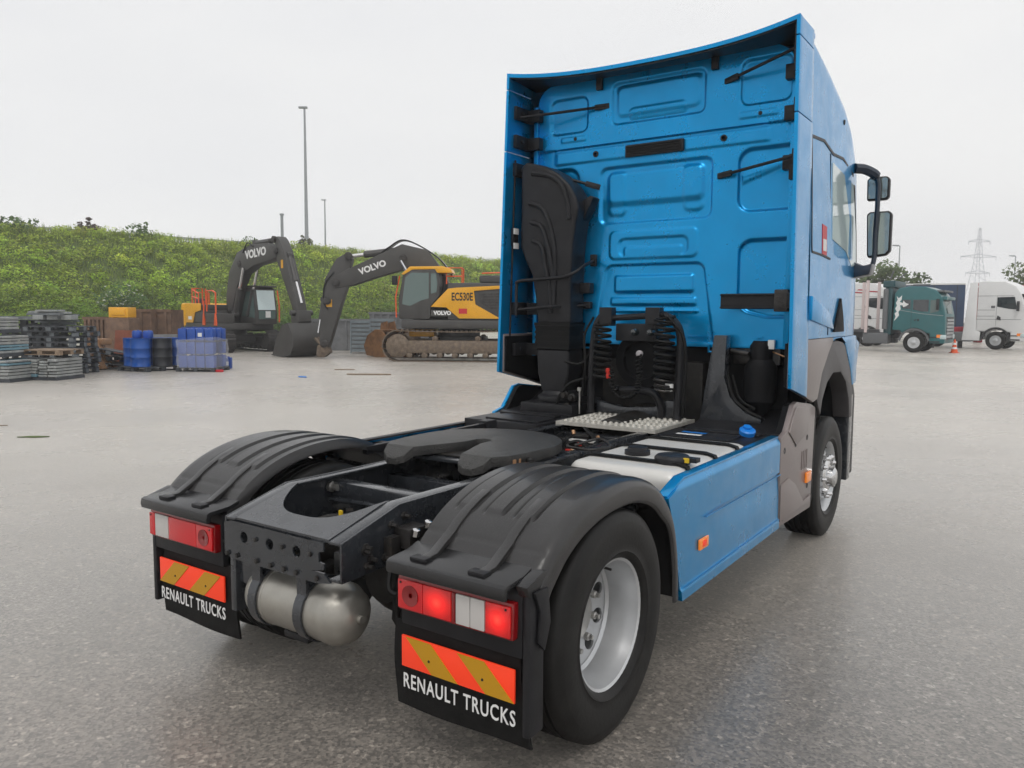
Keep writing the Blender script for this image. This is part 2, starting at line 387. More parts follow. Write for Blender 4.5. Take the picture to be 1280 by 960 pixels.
# ---- rear air tank slung below the end beam
prof = [(0,-.345),(.035,-.343),(.08,-.327),(.115,-.297),(.132,-.26),(.136,-.245),(.136,-.17),(.139,-.168),(.139,-.16),(.136,-.158),(.136,.205),(.139,.207),(.139,.235),(.132,.25),(.115,.29),(.08,.32),(.035,.336),(.018,.338),(.018,.355),(0,.356)]
at_ = MB().lathe((.02,-.70,.56), (1,0,0), prof, 40).build('air_tank', 'brushed_tank', T)
for x in (-.19,.12):
    MB().lathe((x,-.70,.56), (1,0,0), [(.140,-.028),(.147,-.026),(.147,.026),(.140,.028)], 36, True).box(x-.028,x+.028,-.60,-.585,.60,.78).box(x-.03,x+.03,-.815,-.80,.60,.75).build('tank_strap', 'chassis_paint', at_)
MB().box(-.06,.10,-.77,-.63,.405,.44).build('tank_saddle', 'black_plastic', at_, bevel=.01)
MB().box(-.40,-.36,-.80,-.5,.46,.74).box(-.41,-.22,-.78,-.6,.60,.72).build('tank_bracket', 'chassis_paint', T, bevel=.006)
# ---- brackets, stabiliser and clutter on the rear right rail
MB().box(.391,.435,-.585,-.525,.80,.9).build('rail_bracket', 'greasy_steel', T, bevel=.003)
MB().box(.391,.485,-.52,-.40,.84,.93).build('rail_bracket', 'greasy_steel', T, bevel=.003)
for k in range(11):
    y, z = -.72+.42*random.random(), .78+.2*random.random()
    MB().lathe((.391,y,min(z, zr(y)-.05)), (1,0,0), [(.018,0),(.018,.012),(.01,.013),(.01,.04),(0,.041)], 6).build('bolt', 'greasy_steel', T)
MB().lathe((.5,-.50,.905), (.3,-.1,1), [(.017,0),(.017,.03),(0,.035)], 6).lathe((.5,-.42,.925), (.3,-.1,1), [(.017,0),(.017,.03),(0,.035)], 6).build('bright_nut', 'chrome', T)
MB().tube(spl([(.50,-.46,.87),(.6,-.5,.85),(.62,-.62,.80),(.66,-.66,.6)],6), .022, 8).tube(spl([(.45,-.6,.8),(.5,-.66,.70),(.6,-.6,.7),(.64,-.4,.75)],6), .012, 6).build('air_hose', 'dark_rubber', T)
MB().box(-.07,-.05,-.42,-.41,.89,.915).build('yellow_tag', 'yellow_tag', T)
cl = MB()
for k in range(26):
    a = (random.uniform(-.33,.33), random.uniform(-.55,.2), random.uniform(.72,.86))
    cl.obox(a, (random.uniform(.03,.1), random.uniform(.03,.1), random.uniform(.03,.08)), (0,0,random.random()))
for k in range(10):
    a = Vector((random.uniform(-.35,.35), random.uniform(-.6,.1), .82)); b = a+Vector((random.uniform(-.3,.3), random.uniform(-.3,.3), -.05))
    cl.tube(spl([a, (a+b)/2+Vector((0,0,random.uniform(-.05,.06))), b], 5), .01, 6)
cl.build('brake_valves', 'grime', T)
# ---- rear axle, springs, prop shaft
ax = MB().tube([(-.9,0,.5),(-.3,0,.5),(.3,0,.5),(.9,0,.5)], [.08,.09,.09,.08], 14)
ax.lathe((0,-.22,.52), (0,1,0), [(0,0),(.12,.02),(.19,.1),(.2,.22),(.17,.34),(.1,.46),(.07,.55)], 20)
ax.build('rear_axle', 'grime', T)
for s in (-1,1):
    for y in (-.42,.42):
        MB().lathe((s*.47,y,.47), (0,0,1), [(.12,0),(.14,.04),(.135,.1),(.14,.16),(.12,.2),(.12,.27)], 18).build('air_spring', 'dark_rubber', T)
    MB().bar((s*.47,-.5,.44),(s*.47,.9,.55), .09, .07).build('spring_beam', 'grime', T, bevel=.01)
MB().tube([(0,.3,.52),(0,2.6,.72)], .06, 12).build('propeller_shaft', 'grime', T)

# ---- fifth wheel coupling
fz = 1.128; fc = .68
def plate_outline():
    c = arc((0,fc), .455, 0, 180, 30)         # front half of the disc, then straight flanks and two broad horns
    thr = [(-.17,.235),(-.14,.33),(-.095,.44),(-.058,.55),(-.05,.64)]+arc((0,.655), .052, 180, 0, 8)+[(.05,.64),(.058,.55),(.095,.44),(.14,.33),(.17,.235)]
    return [(.37,.235),(.42,.32),(.445,.45)]+c+[(-.445,.45),(-.42,.32),(-.37,.235)]+thr
fw = MB().prism(plate_outline(), 'z', fz-.055, fz).build('fifth_wheel', 'fifth_steel', T, bevel=.006)
for s in (-1,1):
    rp = [(.17,.237),(.37,.237),(.355,.19),(.30,.155),(.24,.155),(.19,.18)]
    top = [(s*x, y, fz-max(0,.235-y)*.75) for x, y in rp]; bot = [(s*x, y, fz-.058-max(0,.235-y)*.5) for x, y in rp]; n = len(rp)
    MB().add(top+bot, [tuple(range(n)), tuple(range(2*n-1,n-1,-1))]+[(i,(i+1)%n,n+(i+1)%n,n+i) for i in range(n)]).build('ramp', 'fifth_steel', fw, bevel=.004)
    MB().box(s*.24-.05, s*.24+.05, .40,.95, 1.0605,1.074).box(s*.38-.045,s*.38+.045,.5,.8,1.0605,1.074).build('pedestal', 'greasy_steel', fw)
MB().box(-.34,.34,.40,.93,1.063,1.0725).build('lock_body', 'grime', fw, bevel=.02)
MB().tube([(.30,.6,1.09),(.50,.42,1.09)], .014, 8).build('release_handle', 'greasy_steel', fw)
mp_ = MB().box(-.47,.47,.34,.98,1.039,1.060).build('mounting_plate', 'chassis_paint', T, bevel=.004)
for s in (-1,1):
    for k in range(4):
        MB().lathe((s*.43,.36+.045*k,1.0602), (0,0,1), [(.017,0),(.017,.018),(.011,.019),(.011,.042),(0,.043)], 8).build('bolt', 'steel' if s < 0 else 'copper', mp_)

# ---- wheels
def tyre(w0, w1):
    """closed profile (radius, x): sidewalls and a tread with four grooves"""
    c = (w0+w1)/2; h = (w1-w0)/2
    pr = [(.292,c-h*.80),(.31,c-h*.90),(.36,c-h*.985),(.41,c-h),(.46,c-h*.97),(.492,c-h*.88),(WR-.004,c-h*.80)]
    for g in (-.5,-.17,.17,.5):
        gx = c+g*h; pr += [(WR,gx-.008),(WR-.013,gx-.005),(WR-.013,gx+.005),(WR,gx+.008)]
    pr += [(WR-.004,c+h*.80),(.492,c+h*.88),(.46,c+h*.97),(.452,c+h*.985),(.41,c+h),(.40,c+h*.995),(.36,c+h*.985),(.33,c+h*.93),(.325,c+h*.95),(.31,c+h*.90),(.292,c+h*.80)]
    return pr
def disc(b, x, r0, r1, n, hr, hc, dome=0, thick=.012):
    """wheel disc with n round hand holes"""
    for k in range(n):
        a0 = 2*math.pi*k/n; da = 2*math.pi/n; N = 24; out = []; inn = []
        for q in range(N):
            a = 2*math.pi*q/N; cu, cv = math.cos(a), math.sin(a); m = max(abs(cu), abs(cv)); su, sv = cu/m, cv/m
            th = a0+da/2+su*da/2; r = (r0+r1)/2+sv*(r1-r0)/2; out.append((r, th))
            inn.append((hc+cv*hr, a0+da/2+cu*hr/hc))
        X = lambda r: x-dome*((r-r0)/(r1-r0))**2
        vs = [(X(r), r*math.cos(t), r*math.sin(t)) for r, t in out+inn]; vs += [(p[0]-thick, p[1], p[2]) for p in vs]
        fs = []
        for q in range(N):
            r = (q+1) % N; fs += [(q,r,N+r,N+q),(2*N+r,2*N+q,3*N+q,3*N+r),(N+q,N+r,3*N+r,3*N+q)]
        b.add(vs, fs)
def wheel(y, front, side):
    b = MB()
    if not front:
        b.lathe((0,0,0), (1,0,0), [(.300,.94),(.285,.97),(.272,1.0),(.272,1.12),(.282,1.15),(.287,1.19),(.302,1.198),(.318,1.206),(.320,1.214),(.314,1.218),(.298,1.21),(.280,1.2),(.274,1.16),(.264,1.125),(.262,1.0),(.262,.96),(.28,.93)], 56, True)
        disc(b, 1.02, .13, .262, 10, .036, .205, -.02)
        b.lathe((0,0,0), (1,0,0), [(.262,1.03),(.262,1.055),(.248,1.042),(.255,1.03)], 48, True)
    else:
        b.lathe((0,0,0), (1,0,0), [(.30,.93),(.285,1.0),(.27,1.06),(.27,1.13),(.285,1.18),(.302,1.20),(.318,1.208),(.320,1.216),(.314,1.22),(.298,1.212),(.275,1.195),(.262,1.17),(.26,1.13),(.262,1.06),(.28,.93)], 48, True)
        disc(b, 1.19, .14, .262, 10, .028, .215, .05)
    rim = b
    t = MB().lathe((0,0,0), (1,0,0), tyre(.925,1.238), 64, True)
    if not front: t.lathe((0,0,0), (1,0,0), tyre(.585,.895), 48, True)
    h = MB()
    if front:
        h.lathe((0,0,0), (1,0,0), [(.152,1.16),(.15,1.21),(.12,1.225),(.085,1.23),(.08,1.27),(.06,1.285),(0,1.288)], 28)
        for k in range(10):
            a = 2*math.pi*k/10; h.lathe((0,.168*math.cos(a),.168*math.sin(a)), (1,0,0), [(.024,1.17),(.024,1.205),(.018,1.235),(.012,1.25),(0,1.251)], 8)
    else:
        h.lathe((0,0,0), (1,0,0), [(.142,.95),(.14,1.012),(.115,1.025),(.11,1.045),(.09,1.055),(0,1.057)], 28)
        for k in range(10):
            a = 2*math.pi*(k+.5)/10; h.lathe((0,.165*math.cos(a),.165*math.sin(a)), (1,0,0), [(.019,.99),(.019,1.04),(.012,1.045),(.012,1.06),(0,1.061)], 8)
    brake = MB().lathe((0,0,0), (1,0,0), [(.25,.80),(.25,.90),(.16,.92)], 28)
    v = MB().tube([(1.125,.0,.262),(1.15,0,.25),(1.20,.0,.245)], .006, 6)
    def place(mb):
        q = MB(); q.v = [(x, yy+y, z+WR-.004) for x, yy, z in mb.v]; q.f = list(mb.f); return q if side > 0 else q.mirror()
    o = place(rim).build('wheel', 'rim_silver', T, smooth=40)
    place(t).build('tyre', 'tyre_rubber', o, smooth=50); place(h).build('hub', 'chrome' if front else 'steel', o)
    place(brake).build('brake_drum', 'grime', o); place(v).build('valve', 'greasy_steel', o)
for s in (1,-1): wheel(0, False, s); wheel(FA, True, s)

# ---- rear mudguards
PR = [(-.685,.80),(-.66,.865),(-.60,.93),(-.51,1.005),(-.40,1.065),(-.27,1.11),(-.12,1.138),(.03,1.147),(.18,1.138),(.32,1.105),(.44,1.05),(.54,.965),(.615,.86),(.66,.74),(.69,.60),(.705,.42)]
PC = spl([(0,y,z) for y, z in PR], 6); NPC = len(PC)-1
def arch_pt(u):
    f = u*NPC; i = min(int(f), NPC-1); a, b = PC[i], PC[i+1]; p = a.lerp(b, f-i)
    t = (PC[min(i+2,NPC)]-PC[max(i-1,0)]).normalized(); return p, Vector((0,-t.z,t.y))
MX = [.60,.612]+[.62+.55*i/128 for i in range(129)]+[1.19,1.205,1.22,1.232,1.237,1.238,1.238,1.236,1.23]
MN = [-.05,-.012]+[0]*129+[-.002,-.006,-.014,-.028,-.045,-.07,-.10,-.105,-.11]
def mud(inner):
    def fn(u, v):
        p, n = arch_pt(u); j = int(round(v*(len(MX)-1))); x = MX[j]; o = MN[j]
        if 1 < j < 132:
            for x0, x1 in ((.685,.765),(.835,.915),(.985,1.065)):
                e = min(x-x0, x1-x); lo = sstep(-.44,-.425,p.y); hi = 1-sstep(.47,.49,p.y)
                o += (.009*sstep(-.001,.001,e)-.011*math.exp(-((e+.008)/.006)**2))*lo*hi
            o -= .006*math.exp(-((p.y+.555)/.006)**2)
        f = sstep(.5,.66,p.y)
        if o < -.02: o *= 1-.35*f
        q = p+n*(o-(.006 if inner else 0)); return (x-(.004 if inner and j > 131 else 0), q.y, q.z)
    return fn
mudmb = MB().shell(mud(False), mud(True), 150, len(MX)-1)
for side, who in ((1,'right'),(-1,'left')):
    f = lambda m: m if side > 0 else m.mirror()
    g = f(mudmb).build('mudguard', 'wet_plastic', T, smooth=32)
    # shelf over the lamps
    sh = MB().prism([(-.79,.862),(-.785,.888),(-.77,.896),(-.66,.905),(-.60,.925),(-.60,.905),(-.66,.885),(-.76,.872),(-.765,.84),(-.785,.84)], 'x', .598, 1.180)
    sh.prism([(-.72,.885),(-.60,.92),(-.52,.90),(-.60,.72),(-.65,.66),(-.68,.80)], 'x', 1.1805, 1.232)
    f(sh).build('lamp_shelf', 'shelf_plastic', g, bevel=.005)
    # straps running from the shelf up the arch
    for x in (.745,1.035):
        st = []
        for y, dz in ((-.72,.0),(-.67,.004)): st.append((y, interp(y,[-.8,-.66,-.6],[.897,.906,.925])+.012))
        for u in (.17,.20,.24,.28,.315):
            p, n = arch_pt(u); q = p+n*.010; st.append((q.y, q.z))
        bt = [(y+.006, z-.02) for y, z in reversed(st)]
        f(MB().prism(st+bt, 'x', x-.022, x+.022)).build('strap', 'wet_plastic', g, bevel=.003)
        f(MB().box(x-.05,x+.03,-.755,-.705,.896,.914)).build('strap_foot', 'black_plastic', g, bevel=.006)
    # back panel and flap
    bp = MB().box(.60,1.20,-.70,-.665,.60,.868)
    bp.box(1.2002,1.233,-.70,-.60,.30,.86)
    f(bp).build('lamp_panel', 'black_plastic', T, bevel=.01)
    fl = MB().shell(lambda u, v: (.54+.66*u+(.04*v-.03 if u > .99 else 0), -.668-.012*math.sin(math.pi*v*1.3)-.01*math.sin(5*u)*v, .60-.37*v),
                    lambda u, v: (.54+.66*u+(.04*v-.03 if u > .99 else 0), -.656-.012*math.sin(math.pi*v*1.3)-.01*math.sin(5*u)*v, .60-.37*v), 16, 12)
    fo = f(fl).build('mud_flap', 'dark_rubber', T)
    tag(fo, 'black rubber mud flap with white lettering behind the %s rear wheel' % who)
    px0, px1, pz0, pz1 = .60, 1.166, .42, .552
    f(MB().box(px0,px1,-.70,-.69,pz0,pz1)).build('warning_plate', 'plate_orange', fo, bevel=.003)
    w = px1-px0
    for k in (0,1):
        a = px0+w*(.045+.475*k); yl = [(a,pz1-.003),(a+w*.232,pz1-.003),(a+w*.478,pz0+.003),(a+w*.246,pz0+.003)]
        f(MB().prism(yl, 'y', -.7032, -.6995)).build('yellow_stripe', 'plate_yellow', fo)
        f(MB().lathe((a+w*.22,-.703,(pz0+pz1)/2-.01), (0,-1,0), [(.006,0),(.005,.003),(0,.004)], 8)).build('rivet', 'black_plastic', fo)
    text_mesh('lettering', 'RENAULT TRUCKS', 'lettering_white', fo, frame((side*.885,-.6935,.355), (1,0,0), (0,0,1)), .088, .0012, .70, .0006, 1.13)
    # tail lamp: inner red with round fog lens, white reversing lens, outer red
    lx0, lx1, lz0, lz1 = .622, 1.175, .685, .812
    ho = f(MB().box(lx0-.008,lx1+.008,-.735,-.695,lz0-.008,lz1+.008)).build('tail_lamp', 'lamp_red_dark', T, bevel=.01)
    w = lx1-lx0
    segs = [(0,.24,'lamp_red'),(.241,.50,'lamp_red_lit' if side > 0 else 'lamp_red'),(.503,.535,'lamp_red_dark'),(.54,.665,'lamp_white'),(.667,.79,'lamp_white'),(.795,1.0,'lamp_red_lit' if side > 0 else 'lamp_red')]
    if side < 0: segs = [(0,.24,'lamp_red'),(.241,.68,'lamp_red'),(.685,.905,'lamp_white'),(.91,1.0,'lamp_red')]
    for a, b2, m in segs:
        f(MB().box(lx0+w*a+.001,lx0+w*b2,-.746,-.7352,lz0+.004,lz1-.004)).build('lens', m, ho, bevel=.005)
    f(MB().lathe((lx0+w*.125,-.746,(lz0+lz1)/2), (0,-1,0), [(.042,0),(.042,.004),(.03,.002),(.0,-.001)], 24)).build('fog_lens', 'lamp_red_dark', ho)
    for x in (lx0+.018, lx1-.018):
        f(MB().lathe((x,-.746,lz1-.016), (0,-1,0), [(.005,0),(.004,.003),(0,.004)], 8)).build('screw', 'black_plastic', ho)
    f(MB().tube(spl([(.60,-.70,.74),(.56,-.68,.70),(.545,-.66,.60),(.50,-.6,.66)],6), .008, 6)).build('lamp_cable', 'dark_rubber', T)
    f(MB().prism([(-.69,.86),(-.60,.86),(-.58,.72),(-.62,.62),(-.66,.66),(-.65,.78)], 'x', 1.2365, 1.25)).build('mudguard_hook', 'black_plastic', g, bevel=.004)
    f(MB().tube([(.43,-.45,.82),(.6,-.45,.86),(1.1,-.45,.9)], .025, 8)).build('mudguard_bracket', 'chassis_paint', T); f(MB().tube([(.43,.45,.86),(.6,.45,.9),(1.1,.45,.92)], .025, 8)).build('mudguard_bracket', 'chassis_paint', T)

# ---- side skirts, tanks and step panels
def skirt_pt(inset):
    def fn(u, v):
        z = .40+.635*v
        yr_ = interp(z, [.40,.6,.85,.97,1.035], [.715,.665,.585,.53,.74])
        y = yr_+(2.425-yr_)*u
        x = 1.236+.010*sstep(.47,.452,z)-.002
        cre = .012*math.exp(-((z-.775)/.10)**2)*(1 if z < .785 else 0)*sstep(1.0,1.5,y)
        x -= cre
        x -= .02*sstep(.99,1.035,z)
        return (x-inset, y, z)
    return fn
sk = MB().shell(skirt_pt(0), skirt_pt(.025), 40, 60)
top = MB().prism([(.535,.982),(.742,1.045),(2.42,1.045),(2.42,1.03),(.745,1.03),(.545,.965)], 'x', 1.165, 1.222)
STEP = [(2.432,.40),(2.432,1.03),(2.56,1.06),(2.72,1.235),(2.80,1.25),(3.20,1.20),(3.345,1.16),(3.335,.98),(3.30,.37)]
for side in (1,-1):
    f = lambda m: m if side > 0 else m.mirror()
    s_ = f(sk).build('side_skirt', 'blue_paint', T, smooth=40)
    f(top).build('skirt_edge', 'blue_paint' if side > 0 else 'black_plastic', s_, bevel=.005)
    if side < 0: s_.location.z = -.055
    f(MB().box(1.2385,1.247,1.02,2.42,.776,.781)).build('skirt_crease', 'blue_paint', s_)
    f(MB().box(1.244,1.2475,.74,2.42,.462,.466)).build('skirt_crease', 'blue_paint', s_)
    f(MB().box(1.236,1.250,.93,1.06,.612,.672)).build('side_marker', 'lamp_amber', s_, bevel=.008)
    f(MB().box(1.250,1.252,.965,1.025,.625,.66)).build('marker_reflector', 'plate_orange', s_, bevel=.001)
    pn = f(MB().prism(STEP, 'x', 1.20, 1.238)).build('step_panel', 'taupe_paint' if side > 0 else 'blue_paint', T, bevel=.012)
    f(MB().prism([(y, z-.012) for y, z in STEP], 'x', 1.16, 1.1995)).build('panel_liner', 'under_black', pn)
    ins = f(MB().prism([(2.60,1.05),(2.74,1.21),(2.80,1.215),(3.12,1.175),(3.10,1.0),(2.80,.93)], 'x', 1.2382, 1.247)).build('panel_facet', 'taupe_paint', pn, bevel=.008)
    f(MB().prism([(2.44,.70),(2.62,.72),(2.82,.64),(3.05,.47),(3.27,.48),(3.26,.42),(2.44,.44)], 'x', 1.2382, 1.246)).build('panel_facet', 'taupe_paint', pn, bevel=.008)
    rv = MB()
    for y, z in ((2.52,.93),(2.80,.94),(3.12,.95),(2.55,.53),(2.86,.53),(3.17,.57),(2.52,.45)): rv.lathe((1.236,y,z), (1,0,0), [(.022,0),(.022,.004),(.012,.004),(.01,-.001),(0,-.001)], 12)
    f(rv).build('rivet', 'black_plastic', pn)
    gr = MB()
    for k in range(4): gr.box(1.238,1.243,2.98+.045*k,3.0+.045*k,.72,.86)
    f(gr).build('panel_slot', 'taupe_paint', pn)
    f(MB().box(1.238,1.256,3.09,3.23,.60,.68)).build('side_marker', 'lamp_amber', pn, bevel=.006)
    f(MB().prism([(3.35,.36),(3.40,.42),(3.43,.9),(3.44,1.2),(3.36,1.22),(3.347,.98),(3.31,.36)], 'x', 1.12, 1.225)).build('rubber_edge', 'dark_rubber', pn, bevel=.01)
    # tank: white aluminium with black straps
    tk = f(MB().box(.52,1.19,.735,1.92,.46,1.06)).build('fuel_tank', 'tank_white', T, bevel=.09, seg=5)
    if side < 0: tk.location.z = -.10
    for y in (.93,1.34,1.72):
        f(MB().prism([(.50,.955),(.515,1.025),(.56,1.06),(.62,1.065),(1.10,1.065),(1.16,1.053),(1.195,.995),(1.196,.5),(1.206,.5),(1.205,1.0),(1.168,1.063),(1.105,1.077),(.615,1.077),(.55,1.065),(.503,1.03),(.49,.955)], 'y', y-.022, y+.022)).build('tank_strap', 'dark_rubber', tk)
    if side > 0: f(MB().lathe((.78,1.12,1.055), (0,0,1), [(.075,0),(.075,.03),(.06,.034),(.055,.05),(0,.052)], 20)).build('tank_cap', 'black_plastic', tk)
    if side > 0: f(MB().lathe((1.05,1.0,1.06), (0,0,1), [(.10,0),(.10,.03),(.085,.045),(0,.05)], 20).box(1.0,1.2,.97,1.03,1.075,1.10)).build('filler_cap', 'black_plastic', tk, bevel=.004)
    if side > 0: MB().box(1.13,1.16,.955,.968,1.075,1.10).build('yellow_tag', 'yellow_tag', tk)
    # covers in front of the tank and the back of the front wheel arch
    f(MB().box(.46,1.16,1.95,2.50,.95,1.03).box(.50,1.0,2.02,2.30,1.03,1.045).box(.55,1.10,2.36,2.46,1.03,1.05)).build('battery_cover', 'black_plastic', T, bevel=.02)
    f(MB().box(.48,1.19,1.96,2.52,.45,.948)).build('battery_box', 'under_black', T)
    inn = [(2.50,1.04),(2.72,1.05),(2.95,1.10),(3.20,1.22),(3.42,1.38),(3.62,1.46),(3.95,1.48),(4.3,1.42),(4.5,1.25)]
    f(MB().prism(inn+[(y+.01, z-.03) for y, z in reversed(inn)], 'x', .50, 1.20)).build('front_wheel_cover', 'black_plastic', T, bevel=.008)
for y in (2.12,2.22): MB().box(.60,.78,y-.02,y+.03,1.0452,1.0458).build('paper_label', 'sticker_white' if y < 2.2 else 'cap_blue', T)
MB().lathe((1.02,2.36,1.05), (.25,-.3,1), [(.055,0),(.056,.03),(.046,.038),(.0,.04)], 18).lathe((1.02,2.36,1.085), (.25,-.3,1), [(.03,0),(.03,.02),(0,.021)], 6).build('urea_cap', 'cap_blue', T)

# ---- deck between rails: tread plate, hoses, valves
tp = MB()
tp.box(-.37,.43,2.12,2.84,1.035,1.05)
for i in range(16):
    for j in range(9):
        x = -.35+.77*(i+.5+.25*(j%2))/16-.01; y = 2.14+.68*(j+.5)/9
        tp.lathe((x,y,1.049), (0,0,1), [(.017,0),(.015,.009),(.009,.014),(.007,.008),(0,.006)], 8)
tp.build('tread_plate', 'galvanised', T)
MB().box(-.385,.445,2.105,2.119,1.026,1.052).box(-.385,-.371,2.119,2.85,1.026,1.052).box(.431,.445,2.119,2.85,1.026,1.052).build('tread_plate_frame', 'galvanised', T)
hs = MB(); hv = MB(); cop = MB()
for k in range(30):
    a = Vector((random.uniform(-.36,.36), random.uniform(1.05,2.05), random.uniform(.90,.99)))
    b = a+Vector((random.uniform(-.25,.25), random.uniform(-.5,.5), random.uniform(-.04,.05)))
    hs.tube(spl([a, (a+b)/2+Vector((random.uniform(-.1,.1),0,random.uniform(0,.06))), b], 6), random.choice((.008,.011,.016)), 6)
for k in range(34):
    a = (random.uniform(-.34,.34), random.uniform(1.0,2.08), random.uniform(.84,.95))
    hv.obox(a, (random.uniform(.04,.14), random.uniform(.04,.14), random.uniform(.05,.10)), (0,0,random.random()))
for k in range(8):
    a = (random.uniform(-.3,.3), random.uniform(1.0,2.0), random.uniform(.97,1.0)); cop.lathe(a, (random.random()-.5,random.random()-.5,.6), [(.014,0),(.014,.03),(0,.032)], 8)
hs.build('air_hoses', 'dark_rubber', T); hv.build('valve_block', 'grime', T); cop.build('brass_fittings', 'copper', T)
MB().tube(spl([(.30,1.22,1.05),(.42,1.32,1.09),(.55,1.22,1.07),(.48,1.08,1.06),(.33,1.10,1.06),(.26,1.2,1.05)],8), .009, 8).build('cable_loop', 'greasy_steel', T)
MB().box(-.40,-.1,1.55,1.66,1.0,1.02).build('cover_strip', 'chassis_paint', T, bevel=.004)
MB().box(.02,.22,1.62,1.66,1.0,1.012).build('white_pipe', 'tank_white', T)
rr = MB()
for k in range(6): rr.lathe((random.uniform(-.3,.25), random.uniform(1.2,1.7), .985), (0,0,1), [(.02,0),(.02,.02),(0,.022)], 8)
rr.build('red_caps', 'red_hose', T)
# dark pipe bundle on the left rail seen above the coupling, with its end fitting
MB().bar((-.62,.3,1.05),(-.62,1.55,1.06), .04, .05).box(-.66,-.58,1.48,1.60,1.04,1.10).build('cable_duct', 'black_plastic', T, bevel=.006)

# ------------------------------------------------------------------ cab
def ztop(y): return interp(y, [2.9,3.1,3.5,4.1,4.5,4.8,4.98,5.15,5.24,5.29], [3.875,3.90,3.905,3.80,3.60,3.30,2.98,2.3,1.95,1.78])
def hwid(y): return interp(y, [2.9,4.3,4.7,5.0,5.15,5.29], [1.242,1.242,1.21,1.12,1.03,.86])
def crad(y): return interp(y, [2.9,3.05,3.5,4.2,5.3], [.05,.10,.22,.30,.25])
def side_x(y, z):
    return hwid(y)+.012-.05*sstep(1.9,3.9,z)
def cab_sec(y, v):
    """v 0..1 from the right sill over the roof to the left sill"""
    zt, c = ztop(y), crad(y); s = 1 if v <= .5 else -1; w = v*2 if v <= .5 else (1-v)*2
    z0 = 1.70; zs = max(z0+.02, zt-c)
    if w < .6: z = z0+(zs-z0)*w/.6; x = side_x(y, z)
    elif w < .8:
        a = (w-.6)/.2*math.pi/2; xs = side_x(y, zs); x = xs-c*1.15*(1-math.cos(a)); z = zs+(zt-zs)*math.sin(a)
    else:
        xs = side_x(y, zs)-c*1.15; x = xs*(1-(w-.8)/.2); z = zt+.03*(1-(x/xs)**2)*(1 if y > 3.2 else .4)
    return (s*x, y, z)
YS = [2.955,3.0,3.1,3.2,3.4,3.55,3.7,3.9,4.1,4.3,4.45,4.6,4.7,4.8,4.9,4.98,5.05,5.1,5.15,5.2,5.24,5.27,5.29]
cs = MB()
nv = 100
vs = [cab_sec(y, j/nv) for y in YS for j in range(nv+1)]
fs = [(i*(nv+1)+j, (i+1)*(nv+1)+j, (i+1)*(nv+1)+j+1, i*(nv+1)+j+1) for i in range(len(YS)-1) for j in range(nv)]
fs += [tuple((len(YS)-1)*(nv+1)+j for j in range(nv+1)), tuple(i*(nv+1) for i in range(len(YS)))[::-1]+tuple(i*(nv+1)+nv for i in range(len(YS)))]
cs.add(vs, fs)
CAB = cs.build('cab_body', 'blue_paint', T, smooth=40)
# ---- stamped rear wall
def relief(x, z):
    d = 0.0; ax_ = abs(x)
    def pan(x0, x1, z0, z1, r, h, e=.016):
        return h*sstep(e, -e, rrect(x, z, x0, x1, z0, z1, r))
    up = sstep(3.287,3.293,z); d += .022*up
    d += .010*sstep(.012,-.012,abs(z-3.215)-.05)*sstep(.95,.9,ax_)*(1-up)
    if z > 3.3:
        d += pan(-.375,.425,3.44,3.765,.05,-.022,.012)
        d += pan(-.33,.38,3.50,3.74,.05,.012,.02)+pan(-.22,.27,3.46,3.55,.04,.012,.02)
        d += pan(-.97,-.61,3.42,3.71,.06,-.020,.012)+pan(.71,1.08,3.44,3.765,.06,-.020,.012)
        d += pan(-.86,-.62,3.345,3.385,.01,.008,.005)+pan(.70,.99,3.345,3.39,.01,.008,.005)
    else:
        d += pan(-.485,.49,2.635,3.095,.06,-.022,.012)
        d += pan(-.41,.42,2.79,3.05,.05,.020,.03)+pan(-.41,-.25,2.70,3.05,.05,.012,.02)+pan(.26,.42,2.70,3.05,.05,.012,.02)
        d += pan(-.385,.39,2.335,2.565,.05,.012,.010)-pan(-.30,.31,2.36,2.50,.05,.014,.012)+pan(-.25,.26,2.36,2.43,.02,.014,.012)
        k = .10*(2.28-z)/.65
        if z > 1.0:
            e = rrect(x, z, -.42-k, .44+k, 1.55, 2.285, .06)
            d -= .020*sstep(.010,-.010,e)
        d += pan(-.335,.355,2.06,2.195,.02,.022,.014)+pan(-.37,.38,1.955,2.012,.012,.018,.010)+pan(-.39,.40,1.895,1.915,.008,.012,.006)
        e = rrect(ax_, z, .70, 1.4, 2.66, 3.12, .10); d -= .028*sstep(.014,-.014,e)
        e = rrect(ax_, z, .72, 1.4, 1.86+.25*max(0,.95-ax_), 2.44, .10); d -= .028*sstep(.014,-.014,e)
        d += .012*sstep(.02,-.02, abs(z-(2.90+(ax_-.72)*.35))-.03)*(1 if ax_ > .72 else 0)
    return d
WX = 1.10
def wall_top(x):
    a = abs(x); return 3.862 if a < .86 else 3.862-.16*(1-math.sqrt(max(0,1-((a-.86)/.24)**2)))-.02*(a-.86)
def wall(u, v):
    x = -WX+2*WX*u; zt = wall_top(x); z = 1.635+(zt-1.635)*v; return (x, 2.95-relief(x, z), z)
REAR = MB().grid(wall, 230, 260).build('rear_wall', 'blue_paint', T, smooth=60, fix=False)
bw = MB()
bw.box(-1.12,1.12,2.952,2.99,1.62,1.66)
for s in (-1,1):
    bw.box(s*1.11-.02,s*1.11+.02,2.90,2.952,1.64,3.68)
bw.build('wall_edge', 'blue_paint', REAR, bevel=.006)
for x in (-.60,.585):
    MB().tube([(x-.075,2.94,1.64),(x-.075,2.94,1.585),(x+.075,2.94,1.585),(x+.075,2.94,1.64)], .012, 6).build('lift_loop', 'blue_paint', REAR)
ve = MB().box(-.245,.265,2.912,2.94,3.158,3.258)
ve.build('wall_vent', 'black_plastic', REAR, bevel=.012)
